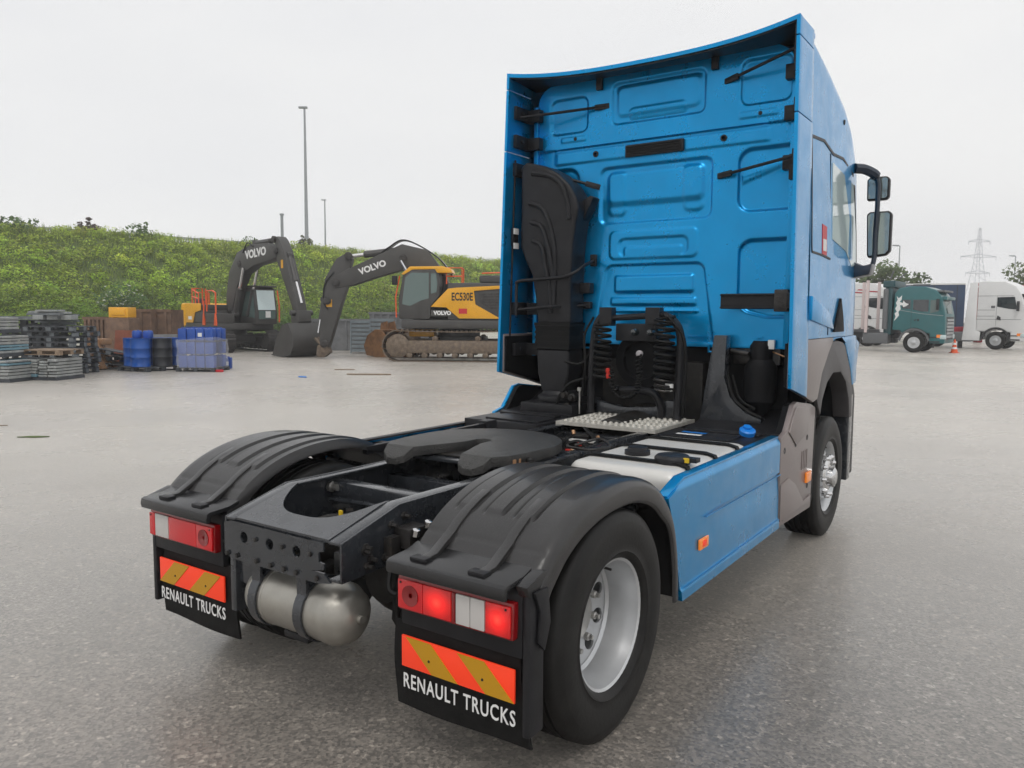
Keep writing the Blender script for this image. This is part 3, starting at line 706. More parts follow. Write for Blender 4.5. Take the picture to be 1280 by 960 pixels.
for k in range(4): MB().box(-.225,.245,2.905,2.9118,3.174+.02*k,3.184+.02*k).build('vent_slat', 'dark_rubber', REAR)
for x in (-.53,.58): MB().lathe((x,2.94,3.222), (0,-1,0), [(.026,0),(.026,.006),(.014,.007),(.012,-.004),(0,-.004)], 14).build('grommet', 'black_plastic', REAR)
for x in (-.72,.86): MB().lathe((x,2.925,3.366), (0,-1,0), [(.017,0),(.015,.008),(0,.009)], 12).build('grommet', 'black_plastic', REAR)
for x in (-.49,.505): MB().box(x-.028,x+.028,2.90,2.93,3.735,3.87).box(x-.02,x+.02,2.88,2.9,3.85,3.875).build('deflector_clip', 'black_plastic', REAR, bevel=.006)
MB().lathe((.89,2.93,1.70), (0,-1,0), [(.01,0),(.01,.004),(0,.005)], 8).box(.86,.93,2.935,2.946,1.70,1.712).build('name_plate', 'blue_paint', REAR)
# ---- roof deflector (shell behind the wall top) and side flaps
def edge_y(x): return 2.60+.10*(1-(abs(x)/1.2)**2)
def defl(off):
    def fn(u, v):
        # u across left to right, v from the trailing edge forward; ends fold down the side
        s = -1+2*u; x = s*1.212; ye = edge_y(x); y = ye+(3.0-ye)*v
        z = 3.845+.065*abs(s)**3.2; z = z+(3.885-z)*v
        return (x, y, z-off)
    return fn
MB().shell(defl(0), lambda u, v: tuple(np.array(defl(.0)(u,v))-np.array((0,0,.03))), 40, 8).build('roof_deflector', 'blue_paint', T, smooth=50)
MB().shell(lambda u,v: (lambda p: (p[0]*.976,p[1]+.012,p[2]-.031))(defl(0)(u,v)), lambda u,v: (lambda p: (p[0]*.976,p[1]+.012,p[2]-.045))(defl(0)(u,v)), 40, 8).build('deflector_lining', 'black_plastic', T)
for s in (-1,1): MB().box(min(s*1.172,s*1.184),max(s*1.172,s*1.184),2.63,2.94,3.55,3.86).build('deflector_lining', 'black_plastic', T) if s > 0 else None
def flap(z0, z1, inner=False):
    b = MB()
    X = lambda z: interp(z, [1.36,3.91], [1.262,1.214]); Yt = lambda z: interp(z, [1.36,3.91], [2.535,2.60])
    th = .026
    out = lambda u, v: (X(z0+(z1-z0)*v), Yt(z0+(z1-z0)*v)+(2.97-Yt(z0+(z1-z0)*v))*u, (z0+(z1-z0)*v)-(.095*u if v == 0 and z0 < 1.5 else 0))
    inn = lambda u, v: (lambda p: (p[0]-th, p[1], p[2]))(out(u, v))
    return b.shell(out, inn, 6, 12)
for side in (1,-1):
    f = lambda m: m if side > 0 else m.mirror()
    f(flap(3.775,3.905)).build('deflector_end', 'blue_paint', T, bevel=.004)
    f(flap(3.262,3.768)).build('upper_side_flap', 'blue_paint', T, bevel=.004)
    f(flap(1.365,3.255)).build('side_flap', 'blue_paint', T, bevel=.004)
    f(MB().prism([(2.57,1.36),(2.97,1.27),(2.97,3.22),(2.62,3.22)], 'x', 1.19, 1.205)).build('flap_rib', 'blue_paint', T) if False else None
# flap hardware, left: brackets, struts, long rod
bl = MB()
def clamp(x, y0, y1, z, h=.10, d=.06):
    return MB().box(x-d/2,x+d/2,y0,y1,z-h/2,z+h/2)
for s, zs in ((-1,(3.60,3.36,3.12,1.92,1.56)),(1,(3.62,3.33,2.98,1.98))):
    for z in zs:
        x = s*1.19; b = clamp(x, 2.68,2.90, z, .11,.05); b.box(min(x,s*1.05),max(x,s*1.05),2.86,2.93,z-.055,z+.05); b.lathe((x-s*.03,2.76,z),( -s,0,0),[(.02,0),(.02,.012),(0,.014)],8)
        b.build('flap_bracket', 'black_plastic', T, bevel=.008)
def rod(pts, r, name='strut', m='black_plastic'):
    return MB().tube(pts, r, 8).build(name, m, T)
for p0, p1 in (((-1.15,2.72,3.56),(-.43,2.93,3.60)),((-1.12,2.75,3.14),(-.51,2.93,2.95)),((1.17,2.72,3.73),(.60,2.93,3.64)),((1.17,2.72,2.99),(.57,2.93,2.94))):
    rod([p0,p1], .012); d = (Vector(p1)-Vector(p0)).normalized(); p1 = Vector(p1)
    MB().bar(p1-d*.10, p1+d*.03, .02,.045).build('strut_end', 'black_plastic', T, bevel=.005)
rod([(-1.19,2.70,3.20),(-1.215,2.66,1.50)], .009)
rod([(1.165,2.84,3.1),(1.185,2.86,2.4),(1.19,2.88,1.62)], .018)
MB().box(1.12,1.17,2.78,2.84,2.84,3.02).build('strut_clamp', 'black_plastic', T, bevel=.006); MB().box(1.12,1.17,2.80,2.86,3.66,3.78).build('strut_clamp', 'black_plastic', T, bevel=.006)
MB().box(.635,1.13,2.82,2.87,1.92,2.035).box(.635,1.13,2.80,2.8195,1.925,1.935).box(.635,1.13,2.80,2.8195,2.02,2.03).build('bracket_beam', 'black_plastic', T, bevel=.004)
MB().box(1.06,1.16,2.74,2.83,1.90,2.06).build('beam_clamp', 'greasy_steel', T, bevel=.01)
MB().box(-1.205,-1.18,2.66,2.74,2.46,2.62).build('flap_handle', 'black_plastic', T, bevel=.008); MB().box(-1.18,-1.172,2.665,2.735,2.565,2.615).build('flap_label', 'sticker_white', T); MB().box(-1.18,-1.172,2.665,2.735,2.44,2.49).build('flap_label', 'sticker_white', T)
# ---- snorkel air intake up the left of the rear wall
out = [(-.61,1.78),(-.615,2.1),(-.60,2.45),(-.57,2.65),(-.545,2.74),(-.57,2.84),(-.64,2.95),(-.75,3.05),(-.88,3.12),(-1.06,3.17),(-1.12,3.14),(-1.12,2.45),(-1.08,2.35),(-1.0,2.2),(-.96,2.0),(-.94,1.78)]
SN = MB().prism(out, 'y', 2.68, 2.93).build('air_intake_duct', 'black_plastic', T, bevel=.06, seg=4)
MB().prism([(-.60,2.60),(-.50,2.78),(-.47,2.84),(-.50,2.86),(-.58,2.82),(-.62,2.70)], 'y', 2.80, 2.92).build('duct_lug', 'black_plastic', SN, bevel=.01)
for k, (dx, dz) in enumerate(((0,0),(.0,0),(.0,0),(.0,0))):
    q = [(-1.05+.02*k,2.98-.16*k),(-.90+.0*k,2.93-.16*k),(-.80-.02*k,2.80-.17*k),(-.75-.02*k,2.62-.18*k),(-.74-.02*k,2.48-.2*k)] if k else [(-1.0,3.07),(-.82,3.03),(-.70,2.94),(-.645,2.80),(-.63,2.66)]
    if k == 1: q += [(-.765,2.1),(-.77,1.95)]
    MB().tube(spl([(x,2.682,z) for x, z in q], 6), .024, 8).build('duct_rib', 'black_plastic', SN)
be = MB()
for k in range(9): be.box(-.95+.004*(k%2),-.605-.004*(k%2),2.665+.006*(k%2),2.92-.006*(k%2),1.575+.022*k,1.597+.022*k)
be.box(-.955,-.60,2.66,2.92,1.774,1.80)
be.build('duct_bellows', 'dark_rubber', SN)
MB().prism([(-.94,1.575),(-.61,1.575),(-.615,1.36),(-.66,1.20),(-.88,1.20),(-.925,1.36)], 'y', 2.67, 2.92).build('duct_boot', 'black_plastic', SN, bevel=.03, seg=3)
MB().lathe((-.77,2.79,1.12), (0,0,1), [(.19,0),(.19,.05),(.15,.07),(.14,.10),(0,.10)], 24).box(-1.02,-.5,2.55,2.95,1.02,1.12).build('air_cleaner', 'black_plastic', T, bevel=.015)
rod(spl([(-1.10,2.6,1.86),(-1.10,2.6,2.10),(-1.08,2.6,2.15),(-.9,2.62,2.165),(-.65,2.62,2.18),(-.55,2.66,2.22),(-.52,2.76,2.28),(-.52,2.92,2.33)],6), .014, 'grab_rail')
rod([(-1.08,2.6,1.91),(-.75,2.62,1.935),(-.55,2.92,1.95)], .012, 'grab_rail')
MB().box(-.55,-.49,2.9,2.93,2.28,2.38).box(-.60,-.53,2.88,2.93,1.92,1.98).box(-.64,-.52,2.85,2.93,2.05,2.14).build('rail_foot', 'black_plastic', T, bevel=.01)
MB().tube([(-1.13,2.93,1.5),(-1.09,2.9,2.3)], .02, 8).build('blue_post', 'blue_paint', T)

# ---- hose rack behind the cab
rk = MB().tube(spl([(-.40,2.68,1.06),(-.40,2.70,1.45),(-.385,2.72,1.75),(-.33,2.74,1.86),(-.25,2.74,1.87)],6), .032, 10)
rk.tube(spl([(.37,2.68,1.06),(.37,2.70,1.5),(.36,2.72,1.72),(.29,2.74,1.83),(.18,2.74,1.88)],6), .032, 10)
rk.tube([(-.30,2.72,1.84),(.22,2.72,1.87)], .026, 10)
rk.box(-.33,-.22,2.68,2.76,1.78,1.93).box(.08,.20,2.68,2.76,1.80,1.93)
RK = rk.build('hose_rack', 'black_plastic', T)
MB().box(-.20,.16,2.72,2.76,1.66,1.80).build('coupling_panel', 'black_plastic', RK, bevel=.01)
for x, m in ((-.02,'cap_blue'),(.12,'cap_blue')): MB().lathe((x,2.72,1.735), (0,-1,0), [(.032,0),(.032,.02),(.02,.05),(0,.055)], 14).build('gladhand', 'glass_dark', RK)
MB().lathe((.03,2.70,1.56), (.2,-1,.1), [(.028,0),(.028,.02),(.016,.03),(0,.031)], 16).build('socket_cap', 'cap_grey', RK)
def coil(c, r, z0, z1, turns, tr=.011):
    return [(c[0]+r*math.cos(2*math.pi*turns*k/(turns*14)), c[1]+r*.8*math.sin(2*math.pi*turns*k/(turns*14)), z0+(z1-z0)*k/(turns*14)) for k in range(int(turns*14)+1)]
MB().tube(coil((-.27,2.63), .065, 1.80,1.36, 9), .013, 6).build('coiled_hose', 'dark_rubber', RK)
MB().tube(coil((.27,2.63), .075, 1.86,1.30, 11), .012, 6).build('coiled_hose', 'dark_rubber', RK)
MB().tube(coil((.27,2.61), .06, 1.40,1.28, 3), .009, 6).build('coiled_hose', 'greasy_steel', RK)
base = spl([(-.19,2.62,1.44),(-.16,2.60,1.30),(-.08,2.58,1.22),(.02,2.58,1.23),(.07,2.60,1.32),(.06,2.63,1.42),(.04,2.66,1.56)], 26)
pts = []
for k, p in enumerate(base):
    a = k*1.1; pts.append(p+Vector((math.cos(a)*.022,0,0))+Vector((0,.022*math.sin(a),.0)))
MB().tube(pts, .008, 6).build('coiled_cable', 'dark_rubber', RK)
MB().lathe((-.20,2.60,1.40), (0,-.2,1), [(.018,-.04),(.02,-.015),(.014,0),(.02,.015),(.014,.04)], 10).build('red_connector', 'red_hose', RK)
MB().lathe((-.02,2.93,1.50), (0,-1,0), [(.25,-.3),(.25,.06),(.23,.10),(.16,.11),(.15,.08),(.05,.08),(0,.09)], 32).build('rack_drum', 'under_black', T)
MB().tube(spl([(-.13,2.70,1.26),(.02,2.68,1.27),(.16,2.69,1.25),(.22,2.70,1.15),(.22,2.72,1.05)],6), .03, 10).lathe((-.15,2.70,1.26),(-1,0,0),[(.035,0),(.035,.02),(0,.02)],12).build('coolant_pipe', 'black_plastic', T)
MB().prism([(-.37,1.06),(-.37,1.16),(-.25,1.14),(-.12,1.12),(.15,1.14),(.25,1.20),(.35,1.20),(.35,1.06)], 'y', 2.72, 2.80).build('cab_crossbar', 'chassis_paint', T, bevel=.015)
MB().box(.29,.35,2.60,2.65,1.28,1.36).build('white_bottle', 'sticker_white', T, bevel=.02)
for pts, r in ((((-.42,2.66,1.35),(-.55,2.6,1.30),(-.62,2.58,1.22),(-.68,2.6,1.12)),.014),(((-.42,2.7,1.55),(-.5,2.66,1.46),(-.62,2.62,1.48)),.012),(((-.35,2.62,1.85),(-.42,2.6,1.70),(-.40,2.58,1.45),(-.44,2.6,1.2)),.010),(((.30,2.62,1.86),(.42,2.62,1.72),(.44,2.64,1.5),(.42,2.66,1.1)),.014)):
    MB().tube(spl(pts,6), r, 6).build('air_hose', 'dark_rubber', RK)
MB().tube([(-.46,2.60,1.05),(-.46,2.60,1.26)], .007, 6).lathe((-.46,2.60,1.24), (0,0,1), [(.02,0),(.02,.03),(0,.032)], 8).build('dip_stick', 'steel', T)
for x, z in ((-.58,1.10),(-.53,1.18),(-.60,1.2)): MB().lathe((x,2.62,z), (0,-1,0), [(.035,0),(.035,.03),(.022,.035),(.022,.06),(0,.061)], 12).build('valve', 'grime', T)
# right-hand cab support, filter bottle, silencer
MB().prism([(.50,1.06),(.60,1.72),(.70,1.72),(.69,1.40),(.74,1.25),(.86,1.14),(.98,1.10),(.98,1.05),(.50,1.05)], 'y', 2.80, 2.90).build('cab_support', 'chassis_paint', T, bevel=.012)
MB().tube(spl([(.72,2.78,1.42),(.78,2.76,1.25),(.90,2.74,1.16),(1.0,2.74,1.12)],6), .014, 8).tube(spl([(.76,2.78,1.42),(.83,2.76,1.25),(.95,2.74,1.18)],6), .009, 8).build('air_hose', 'dark_rubber', T)
MB().lathe((.92,2.95,1.18), (0,0,1), [(.05,-.06),(.08,0),(.115,.04),(.12,.30),(.10,.34),(.085,.36),(.085,.46),(.06,.5),(0,.5)], 24).build('filter_bowl', 'under_black', T)
MB().box(.70,1.06,2.96,3.06,1.50,1.62).tube([(.70,2.9,1.60),(.84,2.9,1.58)], .022, 8).build('filter_bracket', 'greasy_steel', T, bevel=.008)
MB().box(.98,1.03,2.90,2.93,1.62,1.69).box(1.16,1.18,2.82,2.86,1.60,1.66).build('bulb_box', 'sticker_white', T, bevel=.006)
MB().tube([(.95,2.95,1.62),(1.19,2.95,1.53)], .006, 6).build('cable', 'copper', T)
# dark bulk of gearbox, engine tunnel and cab floor
MB().box(-1.16,1.16,3.02,5.0,1.50,1.66).build('cab_floor', 'under_black', T)
MB().box(-.46,.46,2.97,4.9,.72,1.5).build('engine', 'grime', T, bevel=.05)
MB().lathe((0,2.2,.86), (0,1,0), [(.12,0),(.22,.1),(.24,.5),(.28,.75)], 20).build('gearbox', 'grime', T)
both(MB().box(.47,1.10,3.05,3.18,1.05,1.5), 'splash_guard', 'under_black', T)
MB().box(-1.0,1.0,FA-.07,FA+.07,.42,.52).build('front_axle', 'grime', T)

# ---- lower cab sides, arches, bumper
LOW = [(2.585,1.697),(3.78,1.697),(3.78,1.665),(3.66,1.585),(3.45,1.42),(3.335,1.225),(3.20,1.21),(2.95,1.275),(2.585,1.36)]
FEN = [(3.783,1.697),(4.70,1.697),(4.76,1.60),(4.78,1.26),(4.62,1.24),(4.52,1.40),(4.27,1.62),(4.10,1.675),(3.783,1.665)]
TRO = [(3.335,1.225),(3.45,1.42),(3.66,1.585),(3.78,1.66),(4.10,1.672),(4.27,1.615),(4.52,1.395),(4.62,1.235),(4.66,.95)]
TRI = [(4.56,.95),(4.50,1.13),(4.36,1.29),(4.14,1.39),(3.86,1.40),(3.66,1.33),(3.52,1.20),(3.47,1.08)]
for side in (1,-1):
    f = lambda m: m if side > 0 else m.mirror()
    f(MB().prism(LOW, 'x', 1.215, 1.253)).build('lower_side_panel', 'taupe_paint', T, bevel=.010)
    f(MB().prism([(y, z-.02) if z > 1.6 else (y, z+.015) for y, z in LOW], 'x', 1.195, 1.2145)).build('side_liner', 'under_black', T)
    f(MB().prism(FEN, 'x', 1.12, 1.249)).build('front_fender', 'blue_paint', T, bevel=.02)
    f(MB().prism(TRO+TRI, 'x', 1.10, 1.2465)).build('wheel_arch', 'arch_plastic', T, bevel=.012)
    f(MB().prism([(4.66,.33),(4.60,.95),(4.64,1.235),(5.14,1.29),(5.28,1.1),(5.29,.30)], 'x', .9, 1.15)).build('bumper_corner', 'black_plastic', T, bevel=.04, seg=3)
    f(MB().box(1.10,1.235,4.60,4.74,.36,1.15)).build('step_edge', 'chassis_paint', T, bevel=.01)
    f(MB().prism([(4.65,1.30),(5.14,1.33),(5.26,1.62),(5.0,1.69),(4.74,1.60)], 'x', 1.06, 1.175)).build('headlamp_panel', 'blue_paint', T, bevel=.03, seg=3)
    f(MB().prism([(4.95,1.0),(5.325,1.0),(5.325,1.28),(4.98,1.24)], 'x', .75, 1.12)).build('headlamp', 'glass_clear', T, bevel=.03)
    # side trim, glass, handle recess
    tr = MB()
    def strip(pts, w):
        for (ya, za), (yb, zb) in zip(pts[:-1], pts[1:]): tr.bar((side_x(ya,za)+.002, ya, za), (side_x(yb,zb)+.002, yb, zb), w, .006, (1,0,0))
    strip([(2.99,3.16),(2.99,2.40),(3.0,2.34),(3.3,2.335),(3.56,2.32)], .016); strip([(2.99,3.17),(3.35,3.20),(3.65,3.15),(4.0,3.17),(4.45,3.10)], .022); strip([(3.56,3.14),(3.56,1.72)], .007)
    f(tr).build('side_trim', 'black_plastic', T)
    def sidepoly(poly, o0, o1): 
        n = len(poly); v = [(side_x(y,z)+o0, y, z) for y, z in poly]+[(side_x(y,z)+o1, y, z) for y, z in poly]
        return MB().add(v, [tuple(range(n)), tuple(range(2*n-1,n-1,-1))]+[(i,(i+1)%n,n+(i+1)%n,n+i) for i in range(n)])
    f(sidepoly([(3.62,3.08),(4.44,3.02),(4.62,2.60),(4.66,2.34),(4.36,2.30),(4.1,2.42),(3.62,2.48)], -.01, .006)).build('door_window', 'glass_clear', T)
    f(sidepoly([(4.45,3.02),(4.52,3.02),(4.76,2.5),(4.78,2.28),(4.67,2.32),(4.63,2.62)], -.01, .010)).build('window_pillar', 'black_plastic', T)
    f(sidepoly([(3.72,1.74),(3.92,2.02),(4.02,1.86),(4.06,1.74)], -.01, .02)).build('handle_recess', 'under_black', T, bevel=.006)
    f(sidepoly([(2.99,2.02),(3.55,1.90),(3.72,1.76),(2.99,1.84)], -.02, .018)).build('side_crease', 'blue_paint', T, bevel=.012)
    f(sidepoly([(3.30,2.34),(3.44,2.34),(3.44,2.56),(3.30,2.57)], .0, .004)).build('side_sticker', 'sticker_red', T)
    f(sidepoly([(3.32,2.37),(3.42,2.37),(3.42,2.46),(3.32,2.46)], .004, .006)).build('sticker_text', 'sticker_white', T)
    # mirrors
    mo = f(MB().tube(spl([(1.20,4.55,3.18),(1.28,4.62,3.17),(1.36,4.70,3.10),(1.37,4.72,2.90),(1.36,4.74,2.60),(1.36,4.74,2.40),(1.33,4.72,2.30),(1.24,4.66,2.26),(1.18,4.6,2.34)],6), [.045]*12+[.022]*25+[.045]*12, 8)).build('mirror_arm', 'mirror_dark', T)
    f(MB().prism([(1.27,2.915),(1.43,2.915),(1.455,2.94),(1.455,3.10),(1.43,3.125),(1.29,3.125),(1.265,3.10)], 'y', 4.76, 4.84)).build('mirror_housing', 'black_plastic', mo, bevel=.02, seg=3)
    f(MB().prism([(1.285,2.93),(1.425,2.93),(1.44,2.945),(1.44,3.095),(1.425,3.11),(1.295,3.11),(1.28,3.095)], 'y', 4.752, 4.7598)).build('mirror_face', 'mirror_glass', mo)
    f(MB().prism([(1.29,2.43),(1.30,2.40),(1.45,2.42),(1.485,2.46),(1.485,2.79),(1.46,2.815),(1.30,2.815),(1.275,2.79)], 'y', 4.76, 4.85)).build('mirror_housing', 'black_plastic', mo, bevel=.025, seg=3)
    f(MB().prism([(1.305,2.44),(1.31,2.42),(1.445,2.435),(1.47,2.465),(1.47,2.785),(1.45,2.80),(1.31,2.80),(1.29,2.78)], 'y', 4.752, 4.7598)).build('mirror_face', 'mirror_glass', mo)
    f(MB().prism([(1.16,2.20),(1.36,2.24),(1.38,2.34),(1.30,2.32),(1.22,2.36),(1.16,2.34)], 'y', 4.55, 4.74)).build('mirror_foot', 'mirror_dark', mo, bevel=.02)
    f(MB().lathe((side_x(4.0,3.45)-.06,4.02,3.46), (.9,0,.3), [(.03,0),(.035,.03),(.03,.06),(0,.075)], 12).box(1.13,1.20,3.97,4.07,3.44,3.50)).build('roof_marker', 'black_plastic', T, bevel=.006)
MB().grid(lambda u, v: (-.98+1.96*u, interp(2.05+.9*v,[1.95,2.3,2.98],[5.262,5.175,5.005])+.02-.04*abs(2*u-1)**3*1.2, 2.05+.9*v), 16, 10).build('windscreen', 'glass_dark', T)
MB().box(-.86,.86,5.22,5.315,.95,1.78).build('grille', 'black_plastic', T, bevel=.03)
MB().box(-1.1,1.1,5.05,5.33,.32,.94).build('front_bumper', 'blue_paint', T, bevel=.05)
MB().box(-1.0,1.0,4.95,5.2,2.98,3.02).build('sun_visor', 'black_plastic', T, bevel=.01)
# ------------------------------------------------------------------ yard axes: l metres to the right, d metres ahead of the viewpoint
VH = Vector((math.sin(yaw), math.cos(yaw), 0)); VR = Vector((math.cos(yaw), -math.sin(yaw), 0)); V0 = Vector((2.748,-3.009,0))
def V(l, d, z=0): p = V0+VR*l+VH*d; return Vector((p.x, p.y, z))
def heading(l, d): w = VR*l+VH*d; return math.atan2(w.y, w.x)      # rotation that turns +x towards (l, d)

# ------------------------------------------------------------------ leaf meshes
def leaf_mat(name, rough=.55):
    m = bpy.data.materials.new(name); m.use_nodes = True; MATS[name] = m
    t = m.node_tree; p = t.nodes['Principled BSDF']; a = t.nodes.new('ShaderNodeAttribute'); a.attribute_name = 'Col'
    t.links.new(a.outputs['Color'], p.inputs['Base Color']); p.inputs['Roughness'].default_value = rough
    p.inputs['Specular IOR Level'].default_value = .25
    tr = t.nodes.new('ShaderNodeBsdfTranslucent'); t.links.new(a.outputs['Color'], tr.inputs['Color'])
    mx = t.nodes.new('ShaderNodeMixShader'); mx.inputs[0].default_value = .42
    t.links.new(p.outputs[0], mx.inputs[1]); t.links.new(tr.outputs[0], mx.inputs[2])
    t.links.new(mx.outputs[0], t.nodes['Material Output'].inputs['Surface'])
leaf_mat('leaf')
def leaves(name, pos, size, col, parent=None, up=.35, aspect=.6):
    """one four-sided leaf per position; size and colour per leaf"""
    n = len(pos); nr = rng.normal(size=(n,3)); nr[:,2] = np.abs(nr[:,2])+up; nr /= np.linalg.norm(nr, axis=1)[:,None]
    t = rng.normal(size=(n,3)); t -= nr*(t*nr).sum(1)[:,None]; t /= np.linalg.norm(t, axis=1)[:,None]; b = np.cross(nr, t)
    s = size[:,None]; v = np.stack([pos-t*s, pos+b*s*aspect, pos+t*s, pos-b*s*aspect], 1).reshape(-1,3)
    me = bpy.data.meshes.new(name); me.vertices.add(4*n); me.vertices.foreach_set('co', v.astype(np.float32).ravel())
    me.loops.add(4*n); me.loops.foreach_set('vertex_index', np.arange(4*n, dtype=np.int32))
    me.polygons.add(n); me.polygons.foreach_set('loop_start', np.arange(0,4*n,4, dtype=np.int32)); me.polygons.foreach_set('loop_total', np.full(n,4, dtype=np.int32))
    ca = me.color_attributes.new('Col', 'FLOAT_COLOR', 'POINT')
    c = np.ones((n,4,4)); c[:,:,:3] = col[:,None,:]; ca.data.foreach_set('color', c.astype(np.float32).ravel())
    me.update(); me.validate(); me.materials.append(MATS['leaf'])
    o = bpy.data.objects.new(name, me); COL.objects.link(o)
    if parent: o.parent = parent
    return o
def blob(c, r, n, flat=.8, seed=None):
    d = rng.normal(size=(n,3)); d /= np.linalg.norm(d, axis=1)[:,None]; rad = rng.uniform(.45,1,n)**.6
    return np.array(c)+d*rad[:,None]*np.array((r,r,r*flat))
def cloud(clumps, per, size, jit=.18):
    """clumps: (centre, radius, colour)"""
    P, S, C = [], [], []
    for c, r, col in clumps:
        n = max(6, int(per*r)); p = blob(c, r, n); P.append(p); S.append(rng.uniform(.6,1.3,n)*size)
        C.append(np.array(col)[None,:]*rng.uniform(1-jit,1+jit,(n,1))*rng.uniform(.93,1.07,(n,3)))
    return np.concatenate(P), np.concatenate(S), np.concatenate(C)

# ------------------------------------------------------------------ road embankment on the left, its crest running away from us
E0 = V(-48,60); E1 = V(-2,106)
ed = (E1-E0).normalized(); en = Vector((ed.y,-ed.x,0))            # en points down to the yard
if en.dot(V0-E0) < 0: en = -en
EH = 8.5; EW = 15.0; ELEN = (E1-E0).length
def bank_z(t): return EH*sstep(-.12,1.02,t)*1.0 if t < 1 else EH
def bank(s, t):
    """s along the crest, t 0 at the foot 1 at the crest"""
    p = E0+ed*s+en*EW*(1-t); h = bank_z(t)-bank_z(0)
    h += .35*math.sin(s*.33+t*3)*math.sin(t*3.1)+.2*math.sin(s*.9+2*t)*math.sin(min(1,t)*3.1)
    return (p.x, p.y, h*EH/(EH-bank_z(0)) if t < 1 else EH+.0*s)
mat('bank_soil', (.08,.12,.03), .9, var=(1.2,.4), dirt=((.15,.17,.045),.9,.5,.7), bump=(3,.6))
bk = MB().grid(lambda u, v: bank(-22+u*(ELEN+75), v*1.0), 90, 22)
bk.grid(lambda u, v: (lambda p: (p.x, p.y, EH-.02-v*.4))(E0+ed*(-22+u*(ELEN+75))-en*(v*25)), 90, 2)
tag(bk.build('embankment', 'bank_soil', None, fix=False), 'grassy road embankment behind the diggers', 'embankment', kind='structure')
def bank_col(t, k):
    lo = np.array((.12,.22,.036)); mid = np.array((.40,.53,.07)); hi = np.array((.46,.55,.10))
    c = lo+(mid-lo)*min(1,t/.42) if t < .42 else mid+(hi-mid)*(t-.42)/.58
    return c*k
cl = []
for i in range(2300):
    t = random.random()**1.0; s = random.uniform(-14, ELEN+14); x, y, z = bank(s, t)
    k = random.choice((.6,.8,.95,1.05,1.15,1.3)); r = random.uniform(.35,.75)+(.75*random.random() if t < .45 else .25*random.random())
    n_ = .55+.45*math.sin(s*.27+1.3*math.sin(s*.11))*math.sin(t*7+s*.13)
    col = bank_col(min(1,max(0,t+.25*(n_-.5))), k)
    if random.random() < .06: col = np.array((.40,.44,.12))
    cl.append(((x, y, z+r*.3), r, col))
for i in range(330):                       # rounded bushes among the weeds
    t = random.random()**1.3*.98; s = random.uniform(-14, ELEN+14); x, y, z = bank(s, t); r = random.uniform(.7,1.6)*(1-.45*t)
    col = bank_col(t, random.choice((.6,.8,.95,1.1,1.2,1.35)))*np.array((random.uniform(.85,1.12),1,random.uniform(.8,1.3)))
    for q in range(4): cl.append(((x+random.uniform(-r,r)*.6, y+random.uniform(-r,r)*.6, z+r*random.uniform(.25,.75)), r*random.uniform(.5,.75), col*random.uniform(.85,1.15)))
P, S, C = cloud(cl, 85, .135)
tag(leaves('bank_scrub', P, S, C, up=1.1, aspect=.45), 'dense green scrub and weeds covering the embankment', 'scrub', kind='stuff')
# tall grass and stalks
n = 26000; ss = rng.uniform(-14, ELEN+14, n); tt = rng.uniform(.0,1.02,n)**.8
base = np.array([bank(a, min(b,1.0)) for a, b in zip(ss, tt)]); hgt = rng.uniform(.35,1.0,n); lean = rng.normal(size=(n,3))*.22; lean[:,2] = 1
tip = base+lean*hgt[:,None]; wd = rng.normal(size=(n,3)); wd[:,2] = 0; wd *= (.05/np.linalg.norm(wd,axis=1))[:,None]
v = np.stack([base-wd, base+wd, tip], 1).reshape(-1,3)
me = bpy.data.meshes.new('bank_grass'); me.from_pydata(v.tolist(), [], np.arange(3*n).reshape(-1,3).tolist())
ca = me.color_attributes.new('Col','FLOAT_COLOR','POINT'); c = np.ones((n,3,4)); c[:,:,:3] = (np.array((.24,.31,.07))*rng.uniform(.6,1.35,(n,1)))[:,None,:]
ca.data.foreach_set('color', c.astype(np.float32).ravel()); me.materials.append(MATS['leaf'])
o = bpy.data.objects.new('bank_grass', me); COL.objects.link(o); tag(o, 'long pale green grass between the scrub', 'grass', kind='stuff')

mat('bark', (.07,.055,.04), .85, var=(6,.3), bump=(20,.5))
def shrub(name, s, t, h, r, col, label, n=420, size=.15, cat='shrub', flowers=0, spike=0):
    x, y, z = bank(s, t); col = tuple(1.5*c for c in col); o = thing(name, (x,y,z-(.9 if t > .8 else .1)), label, cat)
    st = MB(); cs_ = []
    for k in range(7):
        a = random.uniform(0,6.28); q = Vector((math.cos(a)*r*.6*random.random(), math.sin(a)*r*.6*random.random(), h*random.uniform(.6,.95)))
        st.tube([(0,0,0), q*.5+Vector((0,0,.1)), q], [.05,.03,.012], 5); cs_.append((tuple(q), r*random.uniform(.35,.6), np.array(col)*random.uniform(.75,1.25)))
    for k in range(5): cs_.append(((random.uniform(-r,r)*.6, random.uniform(-r,r)*.6, h*random.uniform(.25,.6)), r*.55, np.array(col)*random.uniform(.6,1)))
    for k in range(spike):
        a = Vector((random.uniform(-r,r)*.7, random.uniform(-r,r)*.7, h*.8)); b = a+Vector((random.uniform(-.2,.2),random.uniform(-.2,.2),h*random.uniform(.3,.6)))
        st.tube([a,b], [.025,.01], 4)
        for j in range(3): cs_.append((tuple(a.lerp(b,(j+1)/3)), .2, np.array(col)))
    st.build('stem', 'bark', o)
    P, S, C = cloud(cs_, n/(r*5), size); leaves('foliage', P, S, C, o)
    if flowers:
        p = np.concatenate([blob(c_[0], c_[1]*1.05, flowers) for c_ in cs_[:7]]); p = p[p[:,2] > h*.3]
        leaves('blossom', p, rng.uniform(.08,.17,len(p)), np.tile(np.array((.75,.75,.66)),(len(p),1)), o, up=2)
    return o
